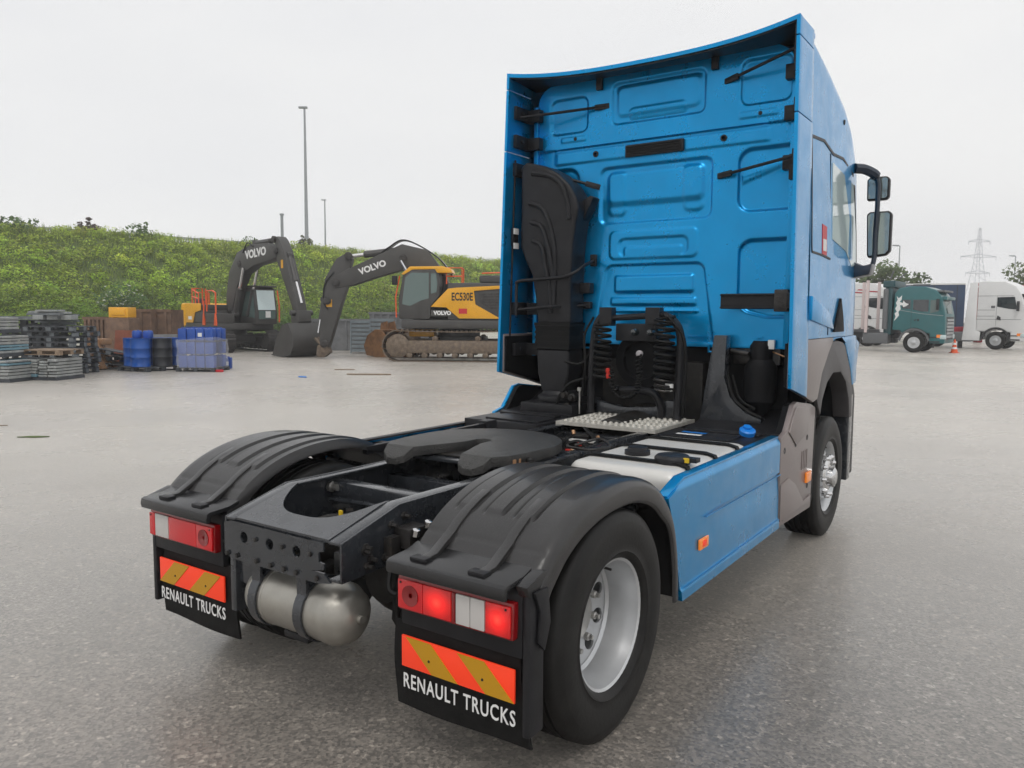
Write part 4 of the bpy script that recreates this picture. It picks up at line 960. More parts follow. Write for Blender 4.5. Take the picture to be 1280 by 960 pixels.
shrub('crest_shrub', 6.2, .96, 2.1, 1.8, (.06,.10,.032), 'large dark green bush on the crest, farthest left', spike=2)
shrub('crest_shrub', 9.0, .95, 1.8, 1.9, (.07,.115,.035), 'broad bush on the crest right of the farthest left one', spike=2)
shrub('crest_shrub', 14.6, .97, 1.7, .9, (.075,.055,.05), 'purplish brown leafed shrub on the embankment crest', spike=2)
shrub('crest_shrub', 18.4, .95, 1.8, 1.7, (.075,.13,.035), 'mid green bush on the crest right of the purplish shrub', spike=2)
shrub('crest_shrub', 29.5, .94, 1.6, 1.5, (.06,.11,.032), 'dark bush on the crest behind the raised boom peak')
shrub('crest_shrub', 36.0, .97, 1.9, 1.2, (.09,.095,.05), 'brownish bush on the crest beside the tall lamp post', spike=3)
shrub('elder_bush', 13.0, .20, 2.3, 2.2, (.075,.13,.04), 'bush with white blossom above the rusty steel bins', 600, .15, 'bush', flowers=16)

# guard rail along the crest
gr_ = thing('guard_rail', tuple(E0+ed*0-en*2.4+Vector((0,0,EH-.1))), 'thin grey guard rail along the top of the embankment', 'guard rail')
mat('zinc', (.42,.43,.44), .5, .5, var=(4,.1))
MB().bar(ed*-14+Vector((0,0,.72)), ed*34+Vector((0,0,.72)), .06, .28).build('rail_beam', 'zinc', gr_)
for k in range(18): q = ed*(-14+k*2.8)-en*-.0; MB().box(q.x-.05,q.x+.05,q.y-.05,q.y+.05,-.3,.8).build('post', 'zinc', gr_)
# earth under the ridge behind the rail is the road: nothing visible from the yard

# ------------------------------------------------------------------ lamp posts, mast, pylon
mat('post_grey', (.33,.35,.36), .5, .4)
def lamp(l, d, zb, h, label, arm=1.2, r=.11, adir=1):
    o = thing('lamp_post', tuple(V(l,d,zb)), label, 'lamp post', heading(1,0), 'street lamps around the yard')
    MB().tube([(0,0,0),(0,0,h*.5),(0,0,h)], [r,r*.75,r*.5], 8).build('pole', 'post_grey', o)
    MB().box(min(0,-arm*adir),max(0,-arm*adir)+.05,-.06,.06,h-.05,h+.02).build('arm', 'post_grey', o)
    MB().box(-arm*adir-.35,-arm*adir+.35,-.16,.16,h-.02,h+.12).build('lamp_head', 'post_grey', o, bevel=.03)
    return o
lamp(-17.2,66,8.0,10.6,'tall lamp post standing on the embankment behind the diggers', .12, .16)
lamp(-27.5,116,8.0,10.2,'smaller distant lamp post right of the tall one', .15, .16)
lamp(-44.1,66,7,5.6,'lamp post cut by the left edge of the picture', .1,.14)
lamp(46.0,94,0,10.2,'slim lamp post rising behind the teal truck', .5,.12)
lamp(70.0,110,0,10.3,'slim lamp post above the white truck at the right', .5,.12)
ms = thing('pole_mast', tuple(V(-20.4,70,8.2)), 'short square mast on the embankment left of the tall lamp post', 'mast')
MB().box(-.09,.09,-.09,.09,0,2.2).build('mast_shaft', 'post_grey', ms); MB().box(-.14,.14,-.14,.14,2.2,2.35).build('mast_cap', 'post_grey', ms)
py = thing('pylon', tuple(V(201,341,0)), 'lattice electricity pylon on the horizon at the right', 'pylon', heading(1,0))
mat('pylon_hazed', (.55,.57,.60), .6, .1)  # steel lightened: distance haze is put into the colour
b = MB(); H = 40
for sx in (-1,1):
    for sy in (-1,1): b.tube([(sx*4.4,sy*4.4,0),(sx*1.3,sy*1.3,25),(sx*.25,sy*.25,H)], .13, 4)
b.build('legs', 'pylon_hazed', py); b = MB()
zs = [0,5,9.5,13.5,17,20,22.8,25,28,31,34,37]
w = lambda z: interp(z,[0,25,H],[4.4,1.3,.25])
for a, c in zip(zs[:-1], zs[1:]):
    for s in (-1,1):
        b.tube([(-w(a),s*w(a),a),(w(c),s*w(c),c)], .06, 3); b.tube([(w(a),s*w(a),a),(-w(c),s*w(c),c)], .06, 3)
        b.tube([(s*w(a),-w(a),a),(s*w(c),w(c),c)], .06, 3)
b.build('bracing', 'pylon_hazed', py)
for z, a in ((20.5,5.2),(27.5,7.6),(34,4.6)):
    MB().tube([(-a,0,z+.3),(0,0,z+1.2),(a,0,z+.3)], .15, 4).tube([(-a,0,z+.2),(0,0,z-.1),(a,0,z+.2)], .15, 4).build('cross_arm', 'pylon_hazed', py)
    for s in (-1,1): MB().tube([(s*a,0,z+.2),(s*a,0,z-1.3)], .14, 4).build('insulator', 'pylon_hazed', py)

# ------------------------------------------------------------------ trees at the right
def tree(l, d, h, r, col, label, n=900):
    col = tuple(1.5*c for c in col)
    o = thing('tree', tuple(V(l,d,0)), label, 'tree', group='trees behind the parked trucks')
    tb = MB().tube([(0,0,0),(.1,0,h*.3),(0,.1,h*.6),(.05,0,h*.85)], [.28,.2,.13,.05], 8); cs_ = []
    for k in range(22):
        a = random.uniform(0,6.28); z = h*random.uniform(.35,.95); rr_ = r*random.uniform(.3,1)*(1.1-.5*(z/h))
        q = Vector((math.cos(a)*rr_, math.sin(a)*rr_, z)); tb.tube([(0,0,z*.7), q*.5+Vector((0,0,z*.42)), q], [.08,.05,.02], 4)
        cs_.append((tuple(q), r*random.uniform(.22,.42), np.array(col)*random.uniform(.65,1.3)))
    tb.build('trunk', 'bark', o); P, S, C = cloud(cs_, n/(r*.32*22), .2); leaves('crown', P, S, C, o)
tree(34.5,74,6.9,2.6,(.085,.12,.045),'green tree behind the white truck with stakes', 1700)
tree(38.8,76,6.0,2.4,(.08,.115,.045),'low green tree showing above the teal truck', 1500)
tree(56.0,84,7.6,3.6,(.10,.13,.05),'pale green tree at the right edge of the picture', 2200)
# ------------------------------------------------------------------ excavators
mat('digger_grey', (.060,.058,.055), .5, .1, var=(2,.15), dirt=((.12,.11,.09),3,.6,.5))
mat('digger_yellow', (.78,.38,.012), .4, coat=.2, var=(2,.05), dirt=((.3,.2,.06),3,.62,.5))
mat('rail_orange', (.75,.10,.02), .45)
mat('track_steel', (.17,.13,.095), .7, .2, var=(8,.4), dirt=((.16,.11,.07),5,.5,.6))
mat('track_clean', (.055,.052,.05), .6, .4, var=(8,.4), dirt=((.11,.09,.07),5,.55,.5))
mat('rusty_bucket', (.26,.13,.055), .75, .2, var=(3,.35), dirt=((.10,.055,.03),4,.5,.7), bump=(20,.4))
mat('digger_glass', (.10,.15,.14), .06, spec=.8)
mat('black_mark', (.012,.012,.012), .5)
def track(name, par, L, h, y0, y1, m, mf, rollers=True):
    """crawler track along x: belt of shoes round two wheels, frame and rollers"""
    r = h/2; pts = []; half = L/2-r; per = 2*(2*half)+2*math.pi*r; n = int(per/.19)
    b = MB(); yc = (y0+y1)/2
    for k in range(n):
        s = per*k/n
        if s < 2*half: p = (-half+s, 0); a = 0
        elif s < 2*half+math.pi*r: t = (s-2*half)/r; p = (half+r*math.sin(t), r-r*math.cos(t)); a = t
        elif s < 4*half+math.pi*r: p = (half-(s-2*half-math.pi*r), 2*r-.04*math.sin(math.pi*((s-2*half-math.pi*r)/(2*half)))); a = math.pi
        else: t = (s-4*half-math.pi*r)/r; p = (-half-r*math.sin(t), r+r*math.cos(t)); a = math.pi+t
        b.obox((p[0],yc,p[1]+.02), (.175,y1-y0,.035), (0,-a,0)); nx, nz = math.sin(a), -math.cos(a)
        b.obox((p[0]+nx*.03,yc,p[1]+.02+nz*.03), (.03,y1-y0,.05), (0,-a,0))
    o = b.build(name, m, par, smooth=0)
    fr = MB().prism([(-half*.9,h*.28),(half*.9,h*.28),(half*.95,h*.45),(half*.8,h*.70),(-half*.8,h*.70),(-half*.95,h*.45)], 'y', y0+.06, y1-.03)
    fr.build('track_frame', mf, o, bevel=.04)
    for sx in (-1,1): MB().lathe((sx*half,y0+.05,r+.02), (0,1,0), [(r*.72,0),(r*.78,.06),(r*.5,.10),(r*.5,y1-y0-.14),(r*.78,y1-y0-.10),(r*.55,y1-y0-.06),(r*.35,y1-y0-.02),(0,y1-y0-.02)], 20).build('track_wheel', mf, o)
    ro = 7
    for k in range(ro): MB().lathe((-half*.8+1.6*half*k/(ro-1),y0+.06,h*.22), (0,1,0), [(.12,0),(.12,y1-y0-.12),(.06,y1-y0-.08),(0,y1-y0-.08)], 10).build('track_roller', m, o)
    for k in (-.4,.35): MB().lathe((half*k,y0+.08,h*.76), (0,1,0), [(.11,0),(.11,y1-y0-.14),(0,y1-y0-.1)], 10).build('carrier_roller', mf, o)
    return o
def limb(path, w, y0, y1):
    """box-section arm: path of (x, z, depth) stations"""
    b = MB(); P = [Vector((x,0,z)) for x, z, _ in path]; vs = []
    for i, (x, z, dp) in enumerate(path):
        t = (P[min(i+1,len(P)-1)]-P[max(i-1,0)]).normalized(); nn = Vector((-t.z,0,t.x))
        a, c = P[i]+nn*dp/2, P[i]-nn*dp/2
        vs += [(a.x,y0,a.z),(a.x,y1,a.z),(c.x,y1,c.z),(c.x,y0,c.z)]
    fs = [(4*i+k, 4*i+(k+1)%4, 4*i+4+(k+1)%4, 4*i+4+k) for i in range(len(path)-1) for k in range(4)]+[(3,2,1,0), tuple(4*len(path)-4+k for k in range(4))]
    return b.add(vs, fs)
def ram(par, p0, p1, r, split=.6, y=0):
    a, b = Vector((p0[0],y,p0[1])), Vector((p1[0],y,p1[1])); m = a.lerp(b, split)
    o = MB().tube([a,m], r, 10).lathe(a, (0,1,0), [(r*1.2,-.12),(r*1.2,.12)], 10).build('ram_cylinder', 'digger_grey', par)
    MB().tube([m,b], r*.55, 8).build('ram_rod', 'chrome', o)
def handrail(par, pts, r=.028): MB().tube(pts, r, 6).build('handrail', 'rail_orange', par)

# ---- second excavator (larger, side on, cab towards us, front to the left)
X = thing('excavator', tuple(V(-2.15,31.7)), 'large yellow and grey excavator beside the blue cab, boom folded down, side on', 'excavator', heading(-1,.04), 'crawler excavators')
for y0, y1 in ((.95,1.65),(-1.65,-.95)): track('track', X, 5.6, 1.18, y0, y1, 'track_steel', 'track_steel')
MB().box(-1.1,1.1,-.95,.95,.55,.95).lathe((0,0,.92),(0,0,1),[(.85,0),(.85,.32)],28).build('car_body', 'digger_grey', X, bevel=.04)
MB().box(.9,1.9,-.6,.9,.95,1.25).build('step_block', 'digger_yellow', X, bevel=.06)
up = MB().box(-3.0,2.1,-1.45,1.45,1.28,1.62).box(-3.0,.3,-1.45,1.40,1.62,3.05).box(.3,2.0,-1.45,-.45,1.62,2.6)
up.build('upper_body', 'digger_grey', X, bevel=.06)
MB().prism([(-3.7,1.45),(-2.95,1.3),(-2.95,3.0),(-3.5,3.0)], 'y', -1.45, 1.45).build('counterweight', 'digger_grey', X, bevel=.12, seg=3)
MB().box(-2.9,-.9,-1.3,1.2,3.05,3.35).build('engine_hood', 'digger_grey', X, bevel=.10, seg=3)
MB().prism([(.62,1.98),(.05,2.55),(-.62,2.55),(-2.4,2.74),(-2.55,2.95),(-2.5,3.03),(-.2,3.02),(.0,2.98)], 'y', 1.402, 1.44) if False else None
yp = MB().prism([(.95,2.12),(.28,2.82),(-.05,2.86),(-2.05,2.96),(-1.98,2.84),(-.72,2.74),(-.78,2.22),(-1.75,1.68),(-.15,1.68),(.35,2.10)], 'y', 1.404, 1.455).build('yellow_panel', 'digger_yellow', X, bevel=.012)
MB().prism([(-.92,2.64),(-.95,2.30),(-1.4,2.05),(-2.6,2.05),(-2.75,2.70)], 'y', 1.402, 1.425).build('side_grille', 'track_clean', X)
for k in range(5): MB().box(-2.6,-1.1,1.425,1.44,2.12+.11*k,2.15+.11*k).build('grille_slat', 'digger_grey', X)
text_mesh('model_lettering', 'EC530E', 'black_mark', X, frame((-.27,1.4575,2.50), (-1,0,0), (0,0,1)), .42, .002, .62, .012)
text_mesh('small_lettering', 'VOLVO', 'lettering_white', X, frame((.50,1.42,1.88), (-1,0,0), (0,0,1)), .20, .004, 1.0, .012)
MB().box(.05,.95,1.40,1.415,1.76,2.0).build('lettering_panel', 'digger_grey', X)
MB().box(-.46,-.14,1.456,1.46,1.86,2.06).build('red_label', 'sticker_red', X)
# cab
cp = [(2.18,1.65),(2.20,2.4),(2.02,3.38),(1.7,3.58),(.75,3.60),(.62,3.35),(.60,2.55),(.95,2.15),(.98,1.65)]
CB = MB().prism(cp, 'y', .35, 1.44).build('cab', 'digger_grey', X, bevel=.05)
MB().prism([(2.10,3.36),(1.75,3.66),(.5,3.68),(.2,3.60),(.1,3.42),(.7,3.42),(.78,3.56),(1.65,3.54),(1.98,3.34)], 'y', .30, 1.46).build('cab_roof', 'digger_yellow', CB, bevel=.03)
MB().prism([(2.06,2.22),(1.93,3.24),(1.70,3.42),(1.02,3.42),(1.02,2.45),(1.35,2.35),(1.75,2.15)], 'y', 1.442, 1.452).build('door_glass', 'digger_glass', CB)
MB().prism([(.94,2.62),(.94,3.40),(.74,3.40),(.69,3.0),(.72,2.68)], 'y', 1.442, 1.452).build('rear_glass', 'digger_glass', CB)
MB().add([(2.205,.45,2.42),(2.205,1.36,2.42),(2.03,1.36,3.36),(2.03,.45,3.36)], [(0,1,2,3)]).build('front_glass', 'digger_glass', CB)
handrail(CB, [(2.28,1.46,1.7),(2.3,1.46,2.5),(2.14,1.46,3.3)]); MB().box(2.22,2.42,1.46,1.6,2.95,3.3).build('wing_mirror', 'black_plastic', CB, bevel=.02)
for xs in ((-.25,.35),):
    handrail(X, [(xs[0],1.3,3.05),(xs[0],1.3,3.62),(xs[1],1.3,3.62),(xs[1],1.3,3.0)]); handrail(X, [(xs[0],1.3,3.3),(xs[1],1.3,3.3)]); handrail(X, [(xs[0],.7,3.05),(xs[0],.7,3.62),(xs[0],1.3,3.62)])
handrail(X, [(-2.9,1.2,3.40),(-1.9,1.2,3.46),(-1.0,1.2,3.42)], .03)
BM = limb([(.35,2.2,.55),(.9,3.2,.85),(1.55,3.98,1.0),(2.2,4.12,1.0),(3.2,3.75,.82),(4.4,3.28,.66),(5.05,3.05,.42)], 0, -.28,.28).build('boom', 'digger_grey', X, bevel=.04)
text_mesh('boom_lettering', 'VOLVO', 'lettering_white', BM, frame((3.45,.285,3.68), (-1,0,.36), (.36,0,1)), .34, .004, 1.0, .014)
ST = limb([(4.40,4.15,.30),(4.64,3.9,.62),(4.95,3.1,.95),(5.15,2.2,.75),(5.38,1.1,.55),(5.5,.45,.36)], 0, -.24,.24).build('stick', 'digger_grey', X, bevel=.04)
MB().box(5.12,5.36,.242,.25,2.1,2.4).build('warning_label', 'digger_yellow', ST)
ram(X, (2.3,4.40), (4.45,4.14), .14, .72); ram(X, (1.3,2.2), (2.3,3.95), .13, .55, .36); ram(X, (1.3,2.2), (2.3,3.95), .13, .55, -.36)
ram(X, (5.5,2.4), (5.75,1.05), .11, .6, .0)
MB().tube(spl([(5.02,.26,3.5),(5.4,.26,3.0),(5.45,.26,2.3),(5.3,.26,2.0)],6), .03, 6).build('arm_hose', 'black_plastic', ST)
for k in range(5): MB().tube(spl([(.2,-.2+.09*k,3.3),(.8,-.2+.09*k,4.05),(1.7,-.2+.09*k,4.62),(2.3,-.2+.09*k,4.78),(2.8,-.2+.09*k,4.50),(3.1,-.2+.09*k,4.30)],6), .03, 6).build('boom_hose', 'chrome' if k % 2 else 'black_plastic', BM)
MB().tube([(5.5,-.2,.45),(5.85,-.2,.85)], .06, 8).tube([(5.5,.2,.45),(5.85,.2,.85)], .06, 8).lathe((5.5,-.3,.42),(0,1,0),[(.16,0),(.16,.6)],12).build('bucket_link', 'track_steel', ST)
MB().prism([(5.35,.62),(5.75,.55),(5.8,.1),(5.5,.06),(5.25,.25)], 'y', -.26, .26).build('quick_coupler', 'track_steel', ST, bevel=.03)

for x, z, par in ((.45,2.3,BM),(2.2,4.05,BM),(4.95,3.08,ST),(4.42,4.13,ST),(5.45,.62,ST),(5.3,2.35,ST)): MB().lathe((x,.20,z),(0,1,0),[(.16,0),(.16,.14),(.11,.15),(.10,.17),(0,.17)],16).build('pin', 'track_clean', par)
# rusty bucket on the ground in front of it
def bucket(o, m, w, s, flip=1):
    pr = [(0,1.0),(-.35,1.02),(-.75,.8),(-.95,.4),(-.8,.06),(-.3,.0),(.35,.02),(.85,.12)]
    pi = [(.82,.15),(.33,.08),(-.28,.06),(-.74,.12),(-.88,.42),(-.70,.75),(-.33,.95),(-.02,.93)]
    MB().prism([(x*s*flip, z*s) for x, z in pr+pi], 'y', -w/2, w/2).build('bucket_shell', m, o, smooth=50)
    for y in (-w/2-.02, w/2-.02):
        MB().prism([(x*s*flip, z*s) for x, z in pr+[(.55,.5)]], 'y', y, y+.04).build('bucket_side', m, o)
    for k in range(5): yy = -w/2+.08+(w-.16)*k/4; MB().prism([(.78*s*flip,.02*s),(.78*s*flip,.16*s),(1.08*s*flip,.13*s)], 'y', yy-.06, yy+.06).build('tooth', m, o)
    for y in (-.22,.22): MB().prism([(-.1*s*flip,.98*s),(-.55*s*flip,.92*s),(-.5*s*flip,1.25*s),(-.2*s*flip,1.32*s)], 'y', y-.03, y+.03).build('ear', m, o)
o = thing('digger_bucket', tuple(V(-5.05,33.6)), 'rusty orange excavator bucket lying in front of the large tracks', 'bucket', heading(.75,-.55))
bucket(o, 'rusty_bucket', 1.5, 1.15)

SX = lambda x: x if x < 1 else 1+(x-1)*.84
def sx(L): return [(SX(p[0]),)+tuple(p[1:]) for p in L]
# ---- first excavator (smaller, front towards us, bucket on the ground)
Y = thing('excavator', tuple(V(-13.6,38)), 'dark grey excavator with raised boom, yellow counterweight and orange handrails, facing the yard', 'excavator', heading(.68,-.73), 'crawler excavators')
for y0, y1 in ((.80,1.42),(-1.42,-.80)): track('track', Y, 4.5, .98, y0, y1, 'track_clean', 'track_clean')
MB().box(-.9,.9,-.8,.8,.45,.80).lathe((0,0,.75),(0,0,1),[(.7,0),(.7,.30)],24).build('car_body', 'digger_grey', Y, bevel=.04)
MB().box(-2.4,1.6,-1.38,1.38,1.05,1.35).box(-2.2,.2,-1.38,1.38,1.35,1.95).box(.2,1.5,-1.38,-.5,1.35,1.8).build('upper_body', 'digger_grey', Y, bevel=.05)
MB().prism([(-2.9,1.15),(-2.15,1.15),(-2.15,2.30),(-2.75,2.30)], 'y', -1.40, 1.40).build('counterweight', 'digger_yellow', Y, bevel=.12, seg=3)
MB().prism([(-2.12,1.35),(-1.2,1.35),(-.9,1.85),(-.2,1.95),(-.2,2.28),(-2.12,2.28)], 'y', -1.42, -1.385).build('yellow_panel', 'digger_yellow', Y, bevel=.01)
MB().box(-2.1,.1,-1.3,1.2,1.95,2.22).build('engine_hood', 'digger_grey', Y, bevel=.06); MB().box(-2.4,-1.9,-.9,-.5,2.2,2.55).build('exhaust_cover', 'digger_grey', Y, bevel=.08)
MB().box(-1.75,-1.3,-1.425,-1.40,1.5,1.66).build('white_label', 'sticker_white', Y)
for x in (-1.5,-1.1,-.7): handrail(Y, [(x,-1.3,2.2),(x,-1.3,3.0 if x < -.8 else 2.8),(x,-.8,3.0 if x < -.8 else 2.8),(x,-.8,2.2)], .035)
handrail(Y, [(-1.5,-1.3,2.95),(-.7,-1.3,2.75)], .035); handrail(Y, [(-1.5,-1.3,2.6),(-.7,-1.3,2.5)], .035)
handrail(Y, [(1.45,-1.36,1.35),(1.45,-1.36,2.75),(1.1,-1.36,2.85),(.5,-1.36,2.85),(.4,-1.36,1.9)], .04)
for x in (.1,1.45): MB().prism([(x-.14,1.25),(x+.14,1.25),(x+.04,1.8),(x-.04,1.8)], 'y', -1.42, -1.36).build('rail_foot', 'rail_orange', Y)
handrail(Y, [(.1,-1.38,1.4),(.1,-1.38,2.4)], .04)
CB = MB().prism([(2.0,1.30),(2.05,1.9),(1.85,2.95),(1.6,3.05),(.35,3.05),(.25,2.8),(.25,1.30)], 'y', .30, 1.36).build('cab', 'digger_grey', Y, bevel=.05)
MB().add([(2.062,.42,1.55),(2.062,1.24,1.55),(2.066,1.24,1.95),(2.066,.42,1.95)], [(0,1,2,3)]).build('lower_front_glass', 'digger_glass', CB)
MB().add([(2.058,.40,1.98),(2.058,1.26,1.98),(1.872,1.26,2.90),(1.872,.40,2.90)], [(0,1,2,3)]).build('front_glass', 'glass_clear', CB)
MB().prism([(1.9,1.6),(1.88,2.0),(1.72,2.85),(.5,2.85),(.5,1.7)], 'y', .288, .299).build('side_glass', 'digger_glass', CB)
MB().box(.2,1.95,.26,1.40,3.05,3.12).build('cab_roof', 'digger_grey', CB, bevel=.02); MB().box(2.07,2.09,.75,1.0,1.62,1.92).build('white_notice', 'sticker_white', CB)
handrail(CB, [(2.1,1.42,1.4),(2.12,1.42,2.2),(1.95,1.42,2.9)], .035)
BM = limb(sx([(.25,1.8,.6),(.45,2.6,.9),(.85,3.45,1.1),(1.7,4.15,1.12),(3.3,4.45,.98),(5.2,4.5,.76),(6.1,4.45,.45)]), 0, -.25,.25).build('boom', 'digger_grey', Y, bevel=.04)
text_mesh('boom_lettering', 'VOLVO', 'lettering_white', BM, frame((3.3,-.257,4.50), (1,0,.05), (-.05,0,1)), .50, .004, 1.25, .02)
ST = limb(sx([(6.0,5.08,.22),(6.15,4.85,.5),(6.5,4.25,.78),(7.1,3.35,.62),(7.8,2.3,.48),(8.1,1.7,.34)]), 0, -.22,.22).build('stick', 'digger_grey', Y, bevel=.04)
ram(Y, (2.85,4.98), (5.16,5.0), .13, .65); ram(Y, (6.0,4.3), (7.0,2.25), .11, .55); ram(Y, (1.2,1.8), (2.2,3.9), .12, .55, .34); ram(Y, (1.2,1.8), (2.2,3.9), .12, .55, -.34)
MB().tube(spl([(2.0,-.26,4.6),(2.6,-.3,5.0),(3.1,-.26,4.8)],6), .03, 6).build('boom_hose', 'black_plastic', BM); MB().box(5.68,5.86,-.232,-.222,3.75,4.1).build('warning_label', 'digger_yellow', ST)
MB().prism([(6.65,1.95),(7.2,1.95),(7.3,1.5),(6.9,1.25),(6.6,1.5)], 'y', -.30, .30).lathe((6.96,-.5,1.85),(0,1,0),[(.12,0),(.12,1.0)],10).build('quick_coupler', 'digger_grey', ST, bevel=.03)
bo = MB(); pr = [(7.25,1.45),(7.6,1.0),(7.7,.5),(7.4,.12),(6.85,.02),(6.25,.03),(5.85,.10)]; pi = [(5.85,.16),(6.25,.09),(6.83,.09),(7.33,.18),(7.6,.52),(7.51,.96),(7.19,1.38)]
BK = MB().prism(pr+pi, 'y', -.75,.75).build('bucket', 'digger_grey', Y, smooth=50)
for y in (-.78,.74): MB().prism(pr+[(6.2,.75),(6.75,1.35)], 'y', y, y+.04).build('bucket_side', 'digger_grey', BK)
for y in (-.2,.2): MB().prism([(6.65,1.25),(7.3,1.3),(7.15,1.75),(6.85,1.8)], 'y', y-.03, y+.03).build('ear', 'digger_grey', BK)
for k in range(5): yy = -.66+1.32*k/4; MB().prism([(5.9,.03),(5.9,.17),(5.57,.06)], 'y', yy-.06, yy+.06).build('tooth', 'digger_grey', BK)
MB().box(-.02,.02,0,.01,0,.01) if False else None

for x, z, par in ((.35,1.95,BM),(1.6,4.1,BM),(5.25,4.5,ST),(5.1,5.0,ST),(6.95,1.85,ST)): MB().lathe((x,-.18,z),(0,-1,0),[(.15,0),(.15,.12),(.10,.13),(.09,.15),(0,.15)],16).build('pin', 'track_clean', par)
# ------------------------------------------------------------------ pallets, bundles, drums and cans on the left
mat('pallet_dark', (.05,.056,.064), .55, var=(3,.3), dirt=((.13,.14,.145),4,.56,.7))
mat('pallet_worn', (.13,.145,.155), .6, var=(4,.25), dirt=((.26,.27,.27),5,.55,.6))
mat('wood', (.26,.19,.13), .8, var=(5,.3), dirt=((.12,.09,.07),6,.5,.6))
mat('wood_brown', (.30,.17,.09), .8, var=(5,.3), dirt=((.16,.09,.05),6,.5,.6))
mat('block_grey', (.31,.32,.31), .75, var=(3,.25), dirt=((.16,.18,.20),5,.5,.75))
mat('block_blue', (.15,.27,.33), .7, var=(3,.2))
mat('drum_blue', (.012,.085,.36), .38, var=(3,.1), dirt=((.03,.10,.25),4,.6,.5))
mat('drum_black', (.018,.02,.024), .4, var=(3,.2))
mat('can_blue', (.015,.075,.36), .42, var=(3,.12))
mat('rust', (.17,.105,.07), .85, var=(2.5,.35), dirt=((.09,.06,.045),3,.5,.7), bump=(12,.4))
mat('rust_red', (.22,.07,.04), .8, var=(3,.3))
mat('steel_grey', (.20,.205,.21), .55, .4, var=(2,.2), dirt=((.10,.08,.06),3,.58,.6))
mat('film', (.90,.91,.90), .22, alpha=.20)
def pallet_parts(o, L, Wd, H, m, mb_):
    for k in range(5): y = -Wd/2+Wd*(k+.5)/5; MB().box(-L/2,L/2,y-Wd*.085,y+Wd*.085,H-.03,H).build('deck_board', m, o)
    for x in (-L/2+.08,0,L/2-.08):
        for y in (-Wd/2+.07,0,Wd/2-.07): MB().box(x-.075,x+.075,y-.06,y+.06,.025,H-.0305).build('foot_block', mb_, o)
    for y in (-Wd/2+.07,0,Wd/2-.07): MB().box(-L/2,L/2,y-.06,y+.06,0,.0245).build('bottom_board', m, o)
RZ = heading(1,-.12)
pal = None; n_ = 9
for k in range(n_):
    lb = 'dark grey pallet, %s in the tall stack left of the blue drums' % ('lowest' if k == 0 else 'topmost' if k == n_-1 else ('second','third','fourth','fifth','sixth','seventh','eighth')[k-1]+' from the bottom')
    loc = V(-13.55+random.uniform(-.06,.06),23.6+random.uniform(-.05,.05),.002+.158*k)
    if pal is None:
        pal = thing('pallet', tuple(loc), lb, 'pallet', RZ, 'dark pallets stacked in a tall pile'); pallet_parts(pal, 1.6, 1.1, .156, 'pallet_dark', 'pallet_worn')
    else: copy_tree(pal, None, tuple(loc), RZ+random.uniform(-.05,.05), lb)
# pallets piled behind
pl2 = thing('pallet', tuple(V(-15.6,25.6,.002)), 'dark pallet at the bottom of the shadowy stack behind the grey bundles', 'pallet', RZ+.1, 'pallets in the rear stack'); pallet_parts(pl2, 1.5, 1.1, .156, 'pallet_dark', 'pallet_dark')
for k in range(1,10): copy_tree(pl2, None, tuple(V(-15.6+random.uniform(-.05,.05),25.6,.002+.158*k)), RZ+.1, 'dark pallet in the shadowy stack behind the grey bundles, %s from the bottom' % ('second','third','fourth','fifth','sixth','seventh','eighth','ninth','tenth')[k-1])
# loose planks on top of the tall stack
zt = .002+.158*n_
for k in range(7):
    o = MB().obox((0,0,.03), (random.uniform(.8,1.4), .16, .05)).build('plank', random.choice(('block_grey','wood','pallet_worn')), None)
    o.location = V(-13.75+.1*random.uniform(-1,1.6),23.6-.10*k+.2,zt+.02+(.30 if k > 2 else 0)+.055*(k%3)); o.rotation_euler = (random.uniform(-.04,.04),random.uniform(-.05,.05),RZ+random.uniform(-.35,.35))
    tag(o, '%s loose weathered plank on the tall pallet stack, counted from the back' % ('first','second','third','fourth','fifth','sixth','seventh')[k], 'plank', 'planks on the pallet stack')
for k in range(3):
    o = MB().obox((0,0,.07), (.34,.3,.13)).build('stone_block', 'block_grey', None, bevel=.01); o.location = V(-14.0+.42*k,23.3,zt+.19); o.rotation_euler[2] = RZ
    tag(o, 'pale block on top of the tall pallet stack, %s of three' % ('left','middle','right')[k], 'block', 'blocks on the pallet stack')
def bundle(l, d, z, nx, nz, bw, bh, label, wood_top=False, grp='bundles of grey blocks'):
    o = thing('block_bundle', tuple(V(l,d,z)), label, 'bundle', RZ, grp); L = nx*bw
    MB().box(-L/2,L/2,-.55,.55,0,.09).build('bundle_base', 'pallet_dark', o)
    me = None
    for i in range(nx):
        zc = .092
        for j in range(nz):
            h = bh*random.uniform(.8,1.15)
            MB().box(-L/2+bw*i+.022,-L/2+bw*(i+1)-.018,-.50-random.uniform(0,.10),.5,zc,zc+h-.02).build('block', 'block_blue' if random.random() < .08 else 'block_grey', o, bevel=.008, seg=1); zc += h
    return o
bundle(-12.75,21.6,.0, 4,6,.29,.085,'low bundle of grey blocks on a pallet in front of the tall stack')
wp = thing('wooden_pallet', tuple(V(-12.72,21.6,.68)), 'brown wooden pallet lying on the low bundle of grey blocks', 'pallet', RZ); pallet_parts(wp, 1.2, 1.0, .14, 'wood', 'wood')
bundle(-13.75,20.9,0, 5,6,.30,.085,'grey block bundle at the left edge, lowest of its stack')
bundle(-13.85,20.95,.66, 4,6,.30,.08,'grey block bundle at the left edge, middle of its stack')
bundle(-14.1,20.95,1.28, 4,4,.30,.09,'grey block bundle at the left edge, topmost of its stack')
